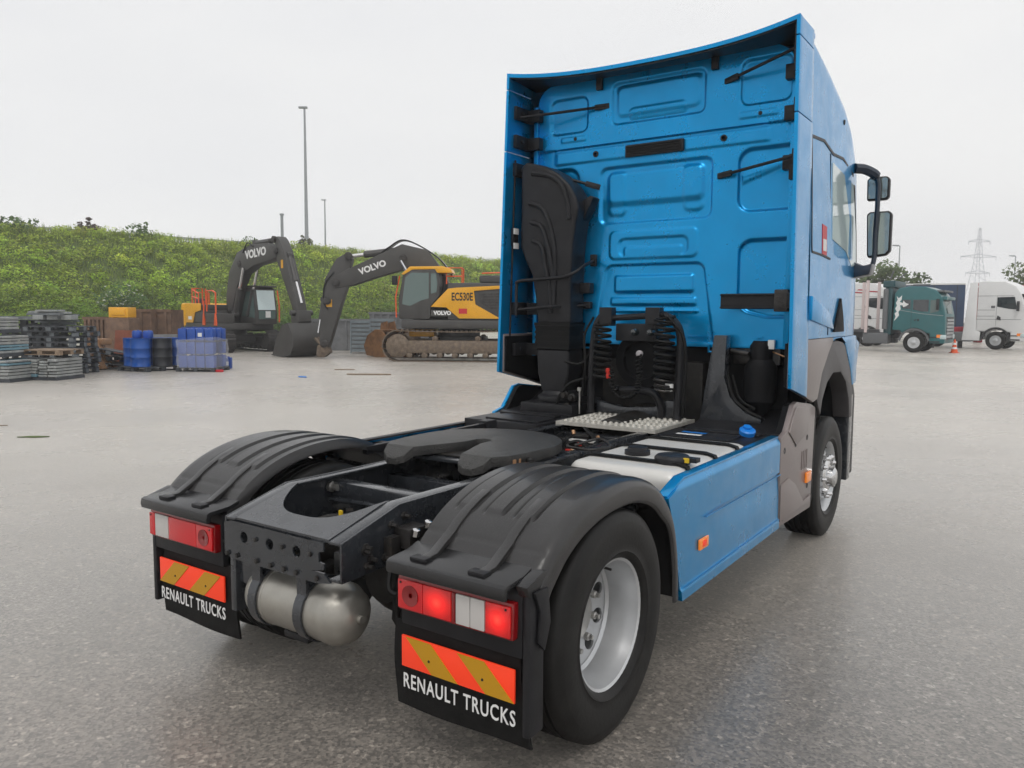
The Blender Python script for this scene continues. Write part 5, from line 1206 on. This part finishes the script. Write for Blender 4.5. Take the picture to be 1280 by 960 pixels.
for k in range(5):
    o = MB().obox((0,0,.05), (2.6,.14,.09)).build('long_beam', 'pallet_dark' if k % 2 else 'pallet_worn', None); o.location = V(-15.2+.05*k,24.9-.17*k,1.60+.002*k); o.rotation_euler[2] = RZ+random.uniform(-.03,.03)
    tag(o, '%s long beam lying across the rear pallet stack, counted from the back' % ('first','second','third','fourth','fifth')[k], 'beam', 'beams on the rear pallet stack')
# broken pallets and crate leaning right of the tall stack
for k, (l, d, z, ry, rz_) in enumerate(((-13.2,25.6,.0,.12,.3),(-13.05,25.8,.20,-.15,.1),(-13.15,25.5,.42,.2,.5))):
    o = copy_tree(pal, None, tuple(V(l,d,z+.06)), RZ+rz_, ('lowest','middle','topmost')[k]+' tilted dark pallet in the small heap behind the leaning crate'); o.rotation_euler[1] = ry; o['group'] = 'tilted pallets in the heap'
o = thing('leaning_crate', tuple(V(-13.05,25.1,.0)), 'brown wooden crate panel leaning beside the tall pallet stack', 'crate', RZ); o.rotation_euler[1] = R(-28)
for k in range(4): MB().box(.02,.06,-.25+.16*k,-.12+.16*k,.02,1.0).build('board', 'wood_brown', o)
for z in (.1,.5,.9): MB().box(-.08,.019,-.28,.40,z-.06,z+.06).build('batten', 'wood_brown', o)
tag(MB().obox((0,0,.1), (.5,.35,.2)).build('orange_box', 'wood_brown', None, bevel=.04), 'small orange brown box on the heap behind the leaning crate', 'box').location = V(-13.4,25.6,.78)
# rusty sheet and steel bins
o = MB().obox((0,0,.62), (.62,.03,1.24)).build('steel_sheet', 'rust_red', None); o.location = V(-13.3,26.6,0); o.rotation_euler = (R(-8),0,RZ); tag(o, 'red rusty steel sheet standing behind the blue drums', 'steel sheet')
def bin_(l, d, L, Wd, H, m, label, ribs, z=0):
    o = thing('steel_bin', tuple(V(l,d,z)), label, 'steel bin', heading(1,.02), 'steel bins along the foot of the embankment')
    MB().box(-L/2,L/2,-Wd/2,-Wd/2+.04,0,H).build('front_wall', m, o); MB().box(-L/2,L/2,Wd/2-.04,Wd/2,0,H).build('back_wall', m, o)
    MB().box(-L/2,-L/2+.04,-Wd/2+.041,Wd/2-.041,0,H).build('end_wall', m, o); MB().box(L/2-.04,L/2,-Wd/2+.041,Wd/2-.041,0,H).build('end_wall', m, o)
    MB().box(-L/2+.041,L/2-.041,-Wd/2+.041,Wd/2-.041,0,.04).build('floor', m, o)
    MB().box(-L/2-.03,L/2+.03,-Wd/2-.06,-Wd/2-.001,H-.1,H+.02).build('rim', m, o)
    for k in range(ribs): x = -L/2+L*(k+.5)/ribs; MB().box(x-.05,x+.05,-Wd/2-.07,-Wd/2-.001,.05,H-.102).build('rib', m, o)
    return o
bin_(-17.35,33.5,1.2,1.4,1.62,'rust','brown ribbed steel bin left of the other bins', 7)
bin_(-16.3,34.2,1.7,1.4,1.95,'rust','tall grey brown steel bin in the middle of the row', 2)
bin_(-15.3,34.8,.85,1.4,1.95,'rust','brown steel bin next to the yellow counterweight', 2)
bin_(-13.8,31.6,.9,1.0,.95,'steel_grey','small grey steel bin in front of the brown bins', 1)
o = MB().box(-.42,.42,-.3,.3,0,.42).box(-.30,.30,-.34,-.301,.1,.34).build('yellow_box', 'digger_yellow', None, bevel=.05); o.location = V(-16.1,32.4,1.62); o.rotation_euler[2] = heading(1,-.1); tag(o, 'yellow metal box resting on the brown bins', 'box')
st_ = MB().box(-.5,.5,-.4,.4,0,1.6).build('bin_stand', 'rust', None, bevel=.03); st_.location = V(-16.1,32.4,0); st_.rotation_euler[2] = heading(1,-.1); tag(st_, 'rusty steel frame box carrying the yellow box', 'frame box')

# ---- drums on a pallet
dp = copy_tree(pl2, None, tuple(V(-11.6,24.9,.002)), heading(1,-.45), 'dark pallet under the blue drums'); dp['group'] = 'pallets under drums and cans'; dp.scale = (.88,1.15,.9)
def drum(l, d, z, m, label, par=None):
    o = thing('drum', tuple(V(l,d,z)), label, 'drum', random.random()*6, 'drums on the pallet')
    pr = [(.0,.0),(.285,0),(.295,.015),(.288,.03),(.288,.28),(.298,.295),(.298,.305),(.288,.32),(.288,.56),(.298,.575),(.298,.585),(.288,.60),(.288,.85),(.296,.87),(.296,.885),(.275,.885),(.27,.865),(0,.865)]
    MB().lathe((0,0,0), (0,0,1), pr, 28).build('drum_shell', m, o); MB().lathe((.15,.1,.865), (0,0,1), [(.04,0),(.04,.015),(0,.018)], 10).build('bung', m, o); return o
zd = .145
drum(-11.66,24.50,zd,'drum_blue','blue steel drum at the front of the drum pallet')
drum(-12.10,24.95,zd,'drum_blue','blue steel drum at the left of the drum pallet')
drum(-11.14,24.88,zd,'drum_black','black drum at the right of the drum pallet')
drum(-11.55,25.32,zd,'drum_blue','blue steel drum at the back of the drum pallet')
drum(-10.98,25.5,zd,'drum_blue','blue steel drum at the back right of the drum pallet')
for k, l in enumerate((-11.86,-11.52)):
    o = thing('small_drum', tuple(V(l,24.75,zd+.885)), 'small blue keg standing on the drums, %s of two' % ('left','right')[k], 'keg', 0, 'kegs on the drums'); MB().lathe((0,0,0),(0,0,1),[(0,0),(.13,0),(.155,.04),(.155,.19),(.13,.24),(0,.24)],18).build('keg_shell','can_blue',o); MB().lathe((.05,0,.24),(0,0,1),[(.03,0),(.03,.02),(0,.02)],8).build('bung','can_blue',o)
o = thing('small_drum', tuple(V(-12.9,26.2,.21)), 'small blue keg lying on the ground left of the drums', 'keg', RZ); MB().lathe((0,-.2,0),(0,1,0),[(0,0),(.18,0),(.205,.04),(.205,.36),(.18,.40),(0,.40)],18).build('keg_shell','can_blue',o); MB().lathe((.08,-.2,.05),(0,-1,0),[(.03,0),(.03,.02),(0,.02)],8).build('bung','can_blue',o)
# ---- wrapped pallet of jerrycans
jp = copy_tree(pl2, None, tuple(V(-9.86,24.9,.002)), heading(1,-.08), 'dark pallet under the wrapped blue cans'); jp['group'] = 'pallets under drums and cans'; jp.scale = (.84,1,.8)
ja = heading(1,-.08); jx = Vector((math.cos(ja),math.sin(ja),0)); jy = Vector((-math.sin(ja),math.cos(ja),0)); J0 = V(-9.86,24.9,.128)
def can(loc, rz, label, m='can_blue', grp='blue cans wrapped on the pallet'):
    o = thing('jerrycan', tuple(loc), label, 'jerrycan', rz, grp)
    MB().box(-.135,.135,-.12,.12,0,.37).build('can_body', m, o, bevel=.03); MB().lathe((.06,-.04,.37),(0,0,1),[(.03,0),(.03,.03),(0,.031)],8).build('screw_cap', m, o)
    MB().tube([(-.09,0,.36),(-.06,0,.405),(.0,0,.405),(.02,0,.36)], .014, 5).build('grip', m, o); return o
proto = None; rows = ('bottom','middle','top'); cols = ('far left','centre left','centre right','far right')
for tier in range(3):
    for i in range(4):
        for j in range(3):
            if j == 1 and tier < 2: continue
            white = tier == 2 and i == 2 and j == 2
            p = J0+jx*(-.43+.287*i+random.uniform(-.008,.008))+jy*(-.36+.34*j)+Vector((0,0,.425*tier))
            can(p, ja+random.uniform(-.05,.05), '%s blue can in the %s tier of the wrapped pallet, %s row' % (cols[i], rows[tier], ('front','middle','back')[j]))
for i in (0,3): MB().box(0,.001,0,.001,0,.001) if False else None
def wrap(u, v, o=.0):
    a = u*2*math.pi; c, s_ = math.cos(a), math.sin(a); q = max(abs(c),abs(s_)); rx, ry = .60+.012*math.sin(9*a+11*v), .52+.012*math.sin(13*a+7*v)
    p = J0+jx*(c/q*(rx+o))+jy*(s_/q*(ry+o)); return (p.x, p.y, J0.z-.06+.98*v*(1+.0*c)+.04*math.sin(a*2+v*3)*v)
w_ = MB().grid(wrap, 48, 14, True).build('stretch_film', 'film', None, smooth=60, fix=False); tag(w_, 'clear stretch film round the pallet of blue cans', 'film')
can(V(-9.45,25.9,.001), RZ+.2, 'single blue can standing on the ground right of the wrapped pallet', grp='single cans')
b = MB().box(-.05,.05,-.1215,-.1205,.12,.24)
for ch in bpy.data.objects:
    pass
# white paper labels on two cans
for nm in ('single blue can standing', 'centre right blue can in the top tier of the wrapped pallet, front'):
    for o in [x for x in bpy.data.objects if x.get('label','').startswith(nm)]: MB().box(-.06,.07,-.1235,-.1205,.12,.24).build('paper_label', 'sticker_white', o)
# ---- litter
def litter(name, l, d, sz, m, label, rz=0):
    n = 9; pts = [(math.cos(6.283*k/n)*sz[0]*random.uniform(.3,.55), math.sin(6.283*k/n)*sz[1]*random.uniform(.3,.55)) for k in range(n)]
    o = MB().prism(pts, 'z', .002, sz[2]).build(name, m, None, bevel=min(.01,sz[2]*.3), seg=1); o.location = V(l,d); o.rotation_euler[2] = rz; tag(o, label, 'litter')
litter('red_rag', -9.15,24.4,(.38,.25,.07), 'sticker_red', 'red rag on the ground by the single blue can')
litter('blue_rag', -6.1,22.6,(.45,.2,.03), 'cap_blue', 'crumpled blue plastic sheet on the open yard')
litter('dark_slat', -4.3,23.6,(1.6,.12,.04), 'wood', 'broken dark slat on the yard in front of the big tracks', heading(1,-.02))
litter('dark_slat', -5.5,25.6,(.9,.10,.03), 'wood', 'short broken slat farther out near the rusty bucket', heading(1,.05))
litter('grass_clump', -7.1,11.5,(.5,.12,.015), 'bank_soil', 'flattened clump of grass on the asphalt at the left', heading(1,.12))
litter('twig', -8.4,12.6,(.6,.03,.015), 'wood', 'thin twig on the asphalt left of the grass clump', heading(1,.3))

# ---- grey crates and frames behind the diggers
mat('crate_grey', (.20,.24,.26), .6, var=(3,.15), dirt=((.30,.33,.34),4,.55,.6))
for k, (l, d, L, H, lb) in enumerate(((-7.0,36.6,.95,.75,'grey blue crate behind the folded stick, left'),(-6.0,36.4,1.1,.8,'grey blue slatted crate behind the folded stick, right'))):
    o = thing('grey_crate', tuple(V(l,d)), lb, 'crate', heading(1,0), 'grey crates behind the excavator')
    MB().box(-L/2+.03,L/2-.03,-.45,.45,.1,H*2-.03).build('crate_core', 'steel_grey', o)
    for j in range(8): MB().box(-L/2,L/2,-.48,-.451,.08+H*2*j/8,.08+H*2*j/8+H*.17).build('slat', 'crate_grey', o)
    for x in (-L/2,L/2-.05): MB().box(x,x+.05,-.51,-.481,0,H*2).build('upright', 'crate_grey', o)
for k, (l, lb) in enumerate(((-8.7,'long grey trough bin at the foot of the bank between the diggers'),(-5.4,'long ribbed grey bin at the foot of the bank behind the stick'))):
    bin_(l, 39.5, 3.4, 1.2, 1.9 if k else 1.55, 'steel_grey', lb, 9 if k else 4)
# ------------------------------------------------------------------ parked trucks at the right
mat('truck_white', (.74,.74,.73), .35, coat=.3, var=(1.5,.04), dirt=((.5,.49,.46),2,.62,.4))
mat('truck_teal', (.02,.13,.14), .35, coat=.3, var=(1.5,.06))
mat('trailer_navy', (.020,.045,.10), .55, var=(1,.1), bump=(2,.2))
mat('truck_teal_dark', (.02,.07,.08), .45)
mat('truck_black', (.02,.02,.022), .5)
mat('truck_grey', (.12,.125,.13), .5)
mat('grille_light', (.42,.43,.43), .45, .3)
mat('truck_red', (.42,.03,.05), .45)
mat('stake_pink', (.66,.55,.53), .5)
def simple_wheel(par, x, y, r=.5, out=-1):
    o = MB().lathe((x,y,r), (0,out,0), [(.30,-.14),(.36,-.15),(.44,-.15),(r-.02,-.12),(r,-.08),(r,.08),(r-.02,.12),(.44,.15),(.36,.15),(.30,.14),(.27,.06),(.26,-.1)], 32, True).build('wheel', 'tyre_rubber', par)
    MB().lathe((x,y,r), (0,out,0), [(.30,.13),(.27,.05),(.2,.06),(.14,.10),(.13,.15),(.07,.17),(0,.175)], 24).build('rim', 'rim_silver', o)
def euro(pos, rz, label, paint, kind):
    o = thing('parked_truck', tuple(pos), label, 'truck', rz, 'trucks parked at the far side of the yard')
    if kind == 'high':
        cp = [(-1.0,1.05),(-1.0,3.86),(-.7,3.92),(.35,3.88),(.85,3.62),(1.12,3.2),(1.22,2.95),(1.40,2.1),(1.42,1.55),(1.42,.5),(.72,.5),(.72,1.0)]+arc((0,.52),.74,40,140,10)+[(-.68,1.05)]
    else:
        cp = [(-1.05,1.15),(-1.0,3.05),(-.8,3.32),(-.3,3.42),(.45,3.38),(.9,3.22),(1.15,2.95),(1.22,2.75),(1.40,1.95),(1.42,1.5),(1.42,.5),(.72,.5),(.72,1.0)]+arc((0,.52),.74,40,140,10)+[(-.68,1.15)]
    cb = MB().prism(cp, 'y', -1.24, 1.24).build('cab', paint, o, bevel=.07, seg=3)
    W0 = -1.2425
    if kind == 'high':
        for ya in (-1.24,1.20): MB().prism([(-1.72,.5),(-1.58,2.0),(-1.42,3.82),(-1.02,3.86),(-1.02,1.1),(-.78,1.0),(-.80,.5)], 'y', ya, ya+.04).build('side_fairing', paint, o, bevel=.01)
        win = [(.0,2.98),(.85,3.0),(.98,2.3),(.62,2.32),(.0,2.45)]
        wz0, wz1 = 2.12, 3.0
        for a, b2, c, d_ in ((-1.0,.8,3.05,3.058),(-1.0,1.2,1.72,1.728),(-.98,-.1,2.25,2.257),(-.98,-.1,1.9,1.907)): MB().box(a,b2,W0-.004,W0+.002,c,d_+.012).build('panel_seam', 'truck_grey', cb)
        MB().box(-.03,-.018,W0-.004,W0+.002,1.35,3.05).build('door_seam', 'truck_grey', cb); MB().prism([(.0,1.72),(.22,1.68),(.2,1.85),(.05,1.95)], 'y', W0-.02, W0+.01).build('door_handle', 'truck_black', cb)
        MB().box(-.30,-.10,W0-.006,W0+.001,2.36,2.50).build('side_lamp', 'truck_grey', cb)
    else:
        win = [(-.10,2.72),(.62,2.72),(.62,2.12),(.30,2.12),(-.10,2.22)]
        wz0, wz1 = 2.02, 2.72
        MB().prism([(-.62,2.72),(-.22,2.72),(-.22,2.25),(-.62,2.28)], 'y', W0-.006, W0+.01).build('sleeper_window', 'glass_dark', cb)
        MB().prism([(.70,2.70),(.95,2.70),(1.10,2.15),(.70,2.02)], 'y', W0-.006, W0+.01).build('quarter_glass', 'digger_glass', cb)
        MB().box(-.17,-.158,W0-.004,W0+.002,1.2,2.8).build('door_seam', 'truck_black', cb); MB().prism([(-.95,2.24),(.3,2.02),(1.3,1.92),(1.3,1.90),(.3,2.0),(-.95,2.22)], 'y', W0-.004, W0+.002).build('panel_seam', 'grille_light', cb)
    MB().prism(win, 'y', W0-.008, W0+.01).build('door_window', 'glass_dark', cb)
    xf = lambda z: interp(z, [p[1] for p in sorted([q for q in cp if q[0] > 1.0 and q[1] > 1.4], key=lambda q: q[1])], [p[0] for p in sorted([q for q in cp if q[0] > 1.0 and q[1] > 1.4], key=lambda q: q[1])])
    MB().shell(lambda u, v: (xf(wz0+(wz1-wz0)*v)+.012-.05*abs(2*u-1)**4, -1.12+2.24*u, wz0+(wz1-wz0)*v), lambda u, v: (xf(wz0+(wz1-wz0)*v)-.05, -1.12+2.24*u, wz0+(wz1-wz0)*v), 10, 6).build('windscreen', 'digger_glass', cb)
    MB().box(1.10,1.42,-1.15,1.15,wz1-.02,wz1+.16).build('sun_visor', 'truck_black' if kind == 'high' else paint, cb, bevel=.04)
    ar = arc((0,.52),.74,10,172,16); MB().prism(ar+[(.66*math.cos(R(a))+.0,.52+.64*math.sin(R(a))) for a in range(172,9,-9)], 'y', -1.26, -1.1).build('wheel_arch', 'truck_black' if kind == 'high' else 'truck_grey', cb)
    for k in range(6 if kind != 'high' else 3): MB().box(1.42,1.455,-.85,.85,.78+.17*k,.90+.17*k).build('grille_slat', 'grille_light' if kind != 'high' else 'truck_black', cb, bevel=.01)
    MB().box(1.38,1.425,-.9,.9,.70,1.85).build('grille_back', 'truck_black', cb)
    for s in (-1,1): MB().box(1.2,1.46,s*1.24-.02-(.28 if s > 0 else 0),s*1.24+.02+(.28 if s < 0 else 0),.72,.95).build('headlamp', 'glass_clear', cb, bevel=.04)
    MB().box(1.05,1.3,W0-.01,W0+.03,.80,.95).build('turn_lamp', 'lamp_amber', cb)
    MB().box(.74,1.2,W0-.006,W0+.03,.55,.62).box(.74,1.1,W0-.006,W0+.03,.78,.84).build('step_slot', 'truck_black', cb)
    for s in (-1,1): MB().box(1.0,1.12,s*1.42-.10,s*1.42+.10,2.2,2.75).box(1.02,1.1,min(s*1.2,s*1.34),max(s*1.2,s*1.34),2.6,2.66).build('wing_mirror', 'truck_black', cb, bevel=.02)
    simple_wheel(o, 0, -1.06, .52); simple_wheel(o, 0, 1.06, .52, 1); simple_wheel(o, -3.7, -1.06, .52); simple_wheel(o, -3.7, 1.06, .52, 1)
    MB().box(-4.6,-.9,-.42,.42,.72,1.0).build('chassis', 'truck_black', o); MB().box(-2.5,-1.25,-1.2,-.5,.42,.98).build('side_tank', 'truck_grey', o, bevel=.05); MB().box(-2.5,-1.25,.5,1.2,.42,.98).build('side_tank', 'truck_grey', o, bevel=.05)
    return o, cb
ww, wc = euro(V(28.45,45.6), heading(1,-.98), 'white tractor truck at the right edge of the yard', 'truck_white', 'high')
te, tcab = euro(V(21.45,41.3), heading(1,-.80), 'teal truck with white animal emblem on its sleeper side', 'truck_teal', 'low')
w2, w2c = euro(V(22.75,49.5), heading(1,-.80), 'white truck mostly hidden behind the teal truck', 'truck_white', 'high')
for a, b2, z in ((-.9,-.35,3.30),(-.2,.5,3.36),(-.7,-.1,3.46)): MB().prism([(a,z),(b2,z-.04),(b2+.05,z+.03),(a+.1,z+.07)], 'y', -1.25, -1.241).build('red_stripe', 'truck_red', w2c)
# emblem on the teal cab
EM = [(-.98,1.62),(-.90,1.86),(-.96,2.02),(-.86,2.10),(-.94,2.28),(-.86,2.42),(-.92,2.56),(-.84,2.72),(-.90,2.92),(-.80,2.80),(-.72,2.86),(-.64,2.96),(-.66,2.72),(-.74,2.62),(-.60,2.55),(-.56,2.68),(-.46,2.56),(-.30,2.50),(-.42,2.40),(-.56,2.34),(-.60,2.44),(-.72,2.44),(-.68,2.24),(-.78,2.10),(-.74,1.92),(-.84,1.78)]
MB().prism(EM, 'y', -1.252, -1.241).build('emblem', 'lettering_white', tcab)
MB().prism([(-.05,1.72),(.02,1.62),(.09,1.74),(.02,1.70)], 'y', -1.249, -1.241).prism([(.12,1.63),(.2,1.63),(.22,1.74),(.12,1.74)], 'y', -1.249, -1.241).build('door_badge', 'truck_black', tcab)
MB().box(-1.5,-1.12,-1.15,1.15,.9,3.35).build('cab_back_stack', 'truck_teal_dark', te, bevel=.05); MB().lathe((-1.42,-1.22,1.2),(0,0,1),[(.13,0),(.13,2.0),(.10,2.1)],16).build('exhaust_pipe', 'truck_grey', te); MB().box(-1.6,-1.0,-1.2,1.2,3.36,3.72).build('headboard', 'truck_teal_dark', te, bevel=.06)
MB().tube([(-1.3,-1.0,3.8),(-1.15,-1.0,4.25)], .04, 6).tube([(-.9,-1.0,3.8),(-.55,-1.0,4.1)], .04, 6).build('lamp_bar', 'truck_grey', te)
for x in (-2.35,-3.15):
    MB().bar((x,-1.2,1.0),(x+.02,-1.2,3.75), .14, .14).build('timber_stake', 'stake_pink', te)
    MB().bar((x,1.2,1.0),(x,1.2,3.75), .14, .14).build('timber_stake', 'stake_pink', te); MB().box(x-.1,x+.1,-1.25,1.25,1.0,1.14).build('bolster', 'truck_grey', te)
MB().box(-.2,.6,-1.0,-.9,3.44,3.52).box(.5,1.3,-1.15,1.15,3.1,3.2).build('roof_rail', 'truck_grey', te, bevel=.02)
# curtain trailer behind them
tr = thing('curtain_trailer', tuple(V(25.5,58)), 'dark navy curtain-sided trailer between the teal and white trucks', 'trailer', heading(1,-.55))
MB().box(-5,6.8,-1.25,1.25,1.15,4.05).build('curtain', 'trailer_navy', tr, bevel=.05); MB().box(-5,6.8,-1.27,1.27,4.05,4.15).build('roof_rail', 'truck_white', tr)
MB().box(-5,6.8,-1.26,1.26,1.0,1.149).build('side_rave', 'grille_light', tr); MB().box(-5,6.8,-.5,.5,.7,.99).build('trailer_chassis', 'truck_black', tr)
for x in (-3.4,-2.1,-.8): simple_wheel(tr, x, -1.05); simple_wheel(tr, x, 1.05, .5, 1)
for k in range(9): MB().box(-4.9+1.4*k,-4.86+1.4*k,-1.265,-1.252,1.15,4.05).build('curtain_strap', 'truck_black', tr)
MB().box(3.5,6.7,-1.2,-1.1,.45,1.0).build('side_guard', 'truck_black', tr)
o = thing('red_drawbar', tuple(V(26.2,46.9,.0)), 'red steel beam standing between the teal and white trucks', 'drawbar', heading(1,-.1)); MB().prism([(-1.3,.92),(1.0,.98),(1.3,1.12),(1.0,1.28),(-1.3,1.22)], 'y', -.12, .12).build('beam', 'truck_red', o, bevel=.02); MB().box(-1.1,-.9,-.1,.1,0,.919).box(.5,.7,-.1,.1,0,.93).build('prop', 'truck_black', o)
# red loader crane showing over the white cab
o = thing('loader_crane', tuple(V(36.0,57)), 'red loader crane arms showing above the white truck', 'crane', heading(1,-.1)); MB().bar((-2.3,0,4.2),(2.0,0,4.0), .22,.22).build('crane_arm', 'truck_red', o, bevel=.03); MB().bar((-1.0,.3,4.0),(3,.3,3.4), .3,.35).build('crane_arm', 'truck_red', o, bevel=.03); MB().box(-2.2,-1.8,-.3,.3,0,4.0).build('crane_column', 'truck_red', o, bevel=.05); MB().box(-3,3,-1.2,1.2,.9,1.4).build('crane_bed', 'truck_grey', o)
# traffic cone
o = thing('traffic_cone', tuple(V(22.9,40.5)), 'orange and white traffic cone in front of the white truck', 'traffic cone', RZ)
MB().lathe((0,0,0), (0,0,1), [(.17,.03),(.14,.18),(.12,.26),(.09,.42),(.05,.62),(.03,.70),(0,.70)], 16).build('cone_body', 'rail_orange', o); MB().box(-.19,.19,-.19,.19,0,.03).build('cone_base', 'rail_orange', o)
for a, b2 in ((.20,.30),(.42,.52)): r_ = lambda z: interp(z,[.03,.18,.26,.42,.62],[.17,.14,.12,.09,.05])+.003; MB().lathe((0,0,0), (0,0,1), [(r_(a),a),(r_(b2),b2)], 16).build('white_band', 'lettering_white', o)
# ------------------------------------------------------------------ damp air: thin even haze round everything but the sky
hm = bpy.data.materials.new('haze_air'); hm.use_nodes = True; t = hm.node_tree; t.nodes.clear()
vo = t.nodes.new('ShaderNodeVolumePrincipled'); vo.inputs['Color'].default_value = (.97,.98,1,1); vo.inputs['Density'].default_value = .0012; vo.inputs['Anisotropy'].default_value = .2
ou = t.nodes.new('ShaderNodeOutputMaterial'); t.links.new(vo.outputs[0], ou.inputs['Volume']); MATS['haze_air'] = hm
hz = MB().box(-130,60,-40,420,-1,44).build('haze', 'haze_air', None, smooth=0)
tag(hz, 'thin damp haze in the air over the yard', 'haze', kind='stuff')
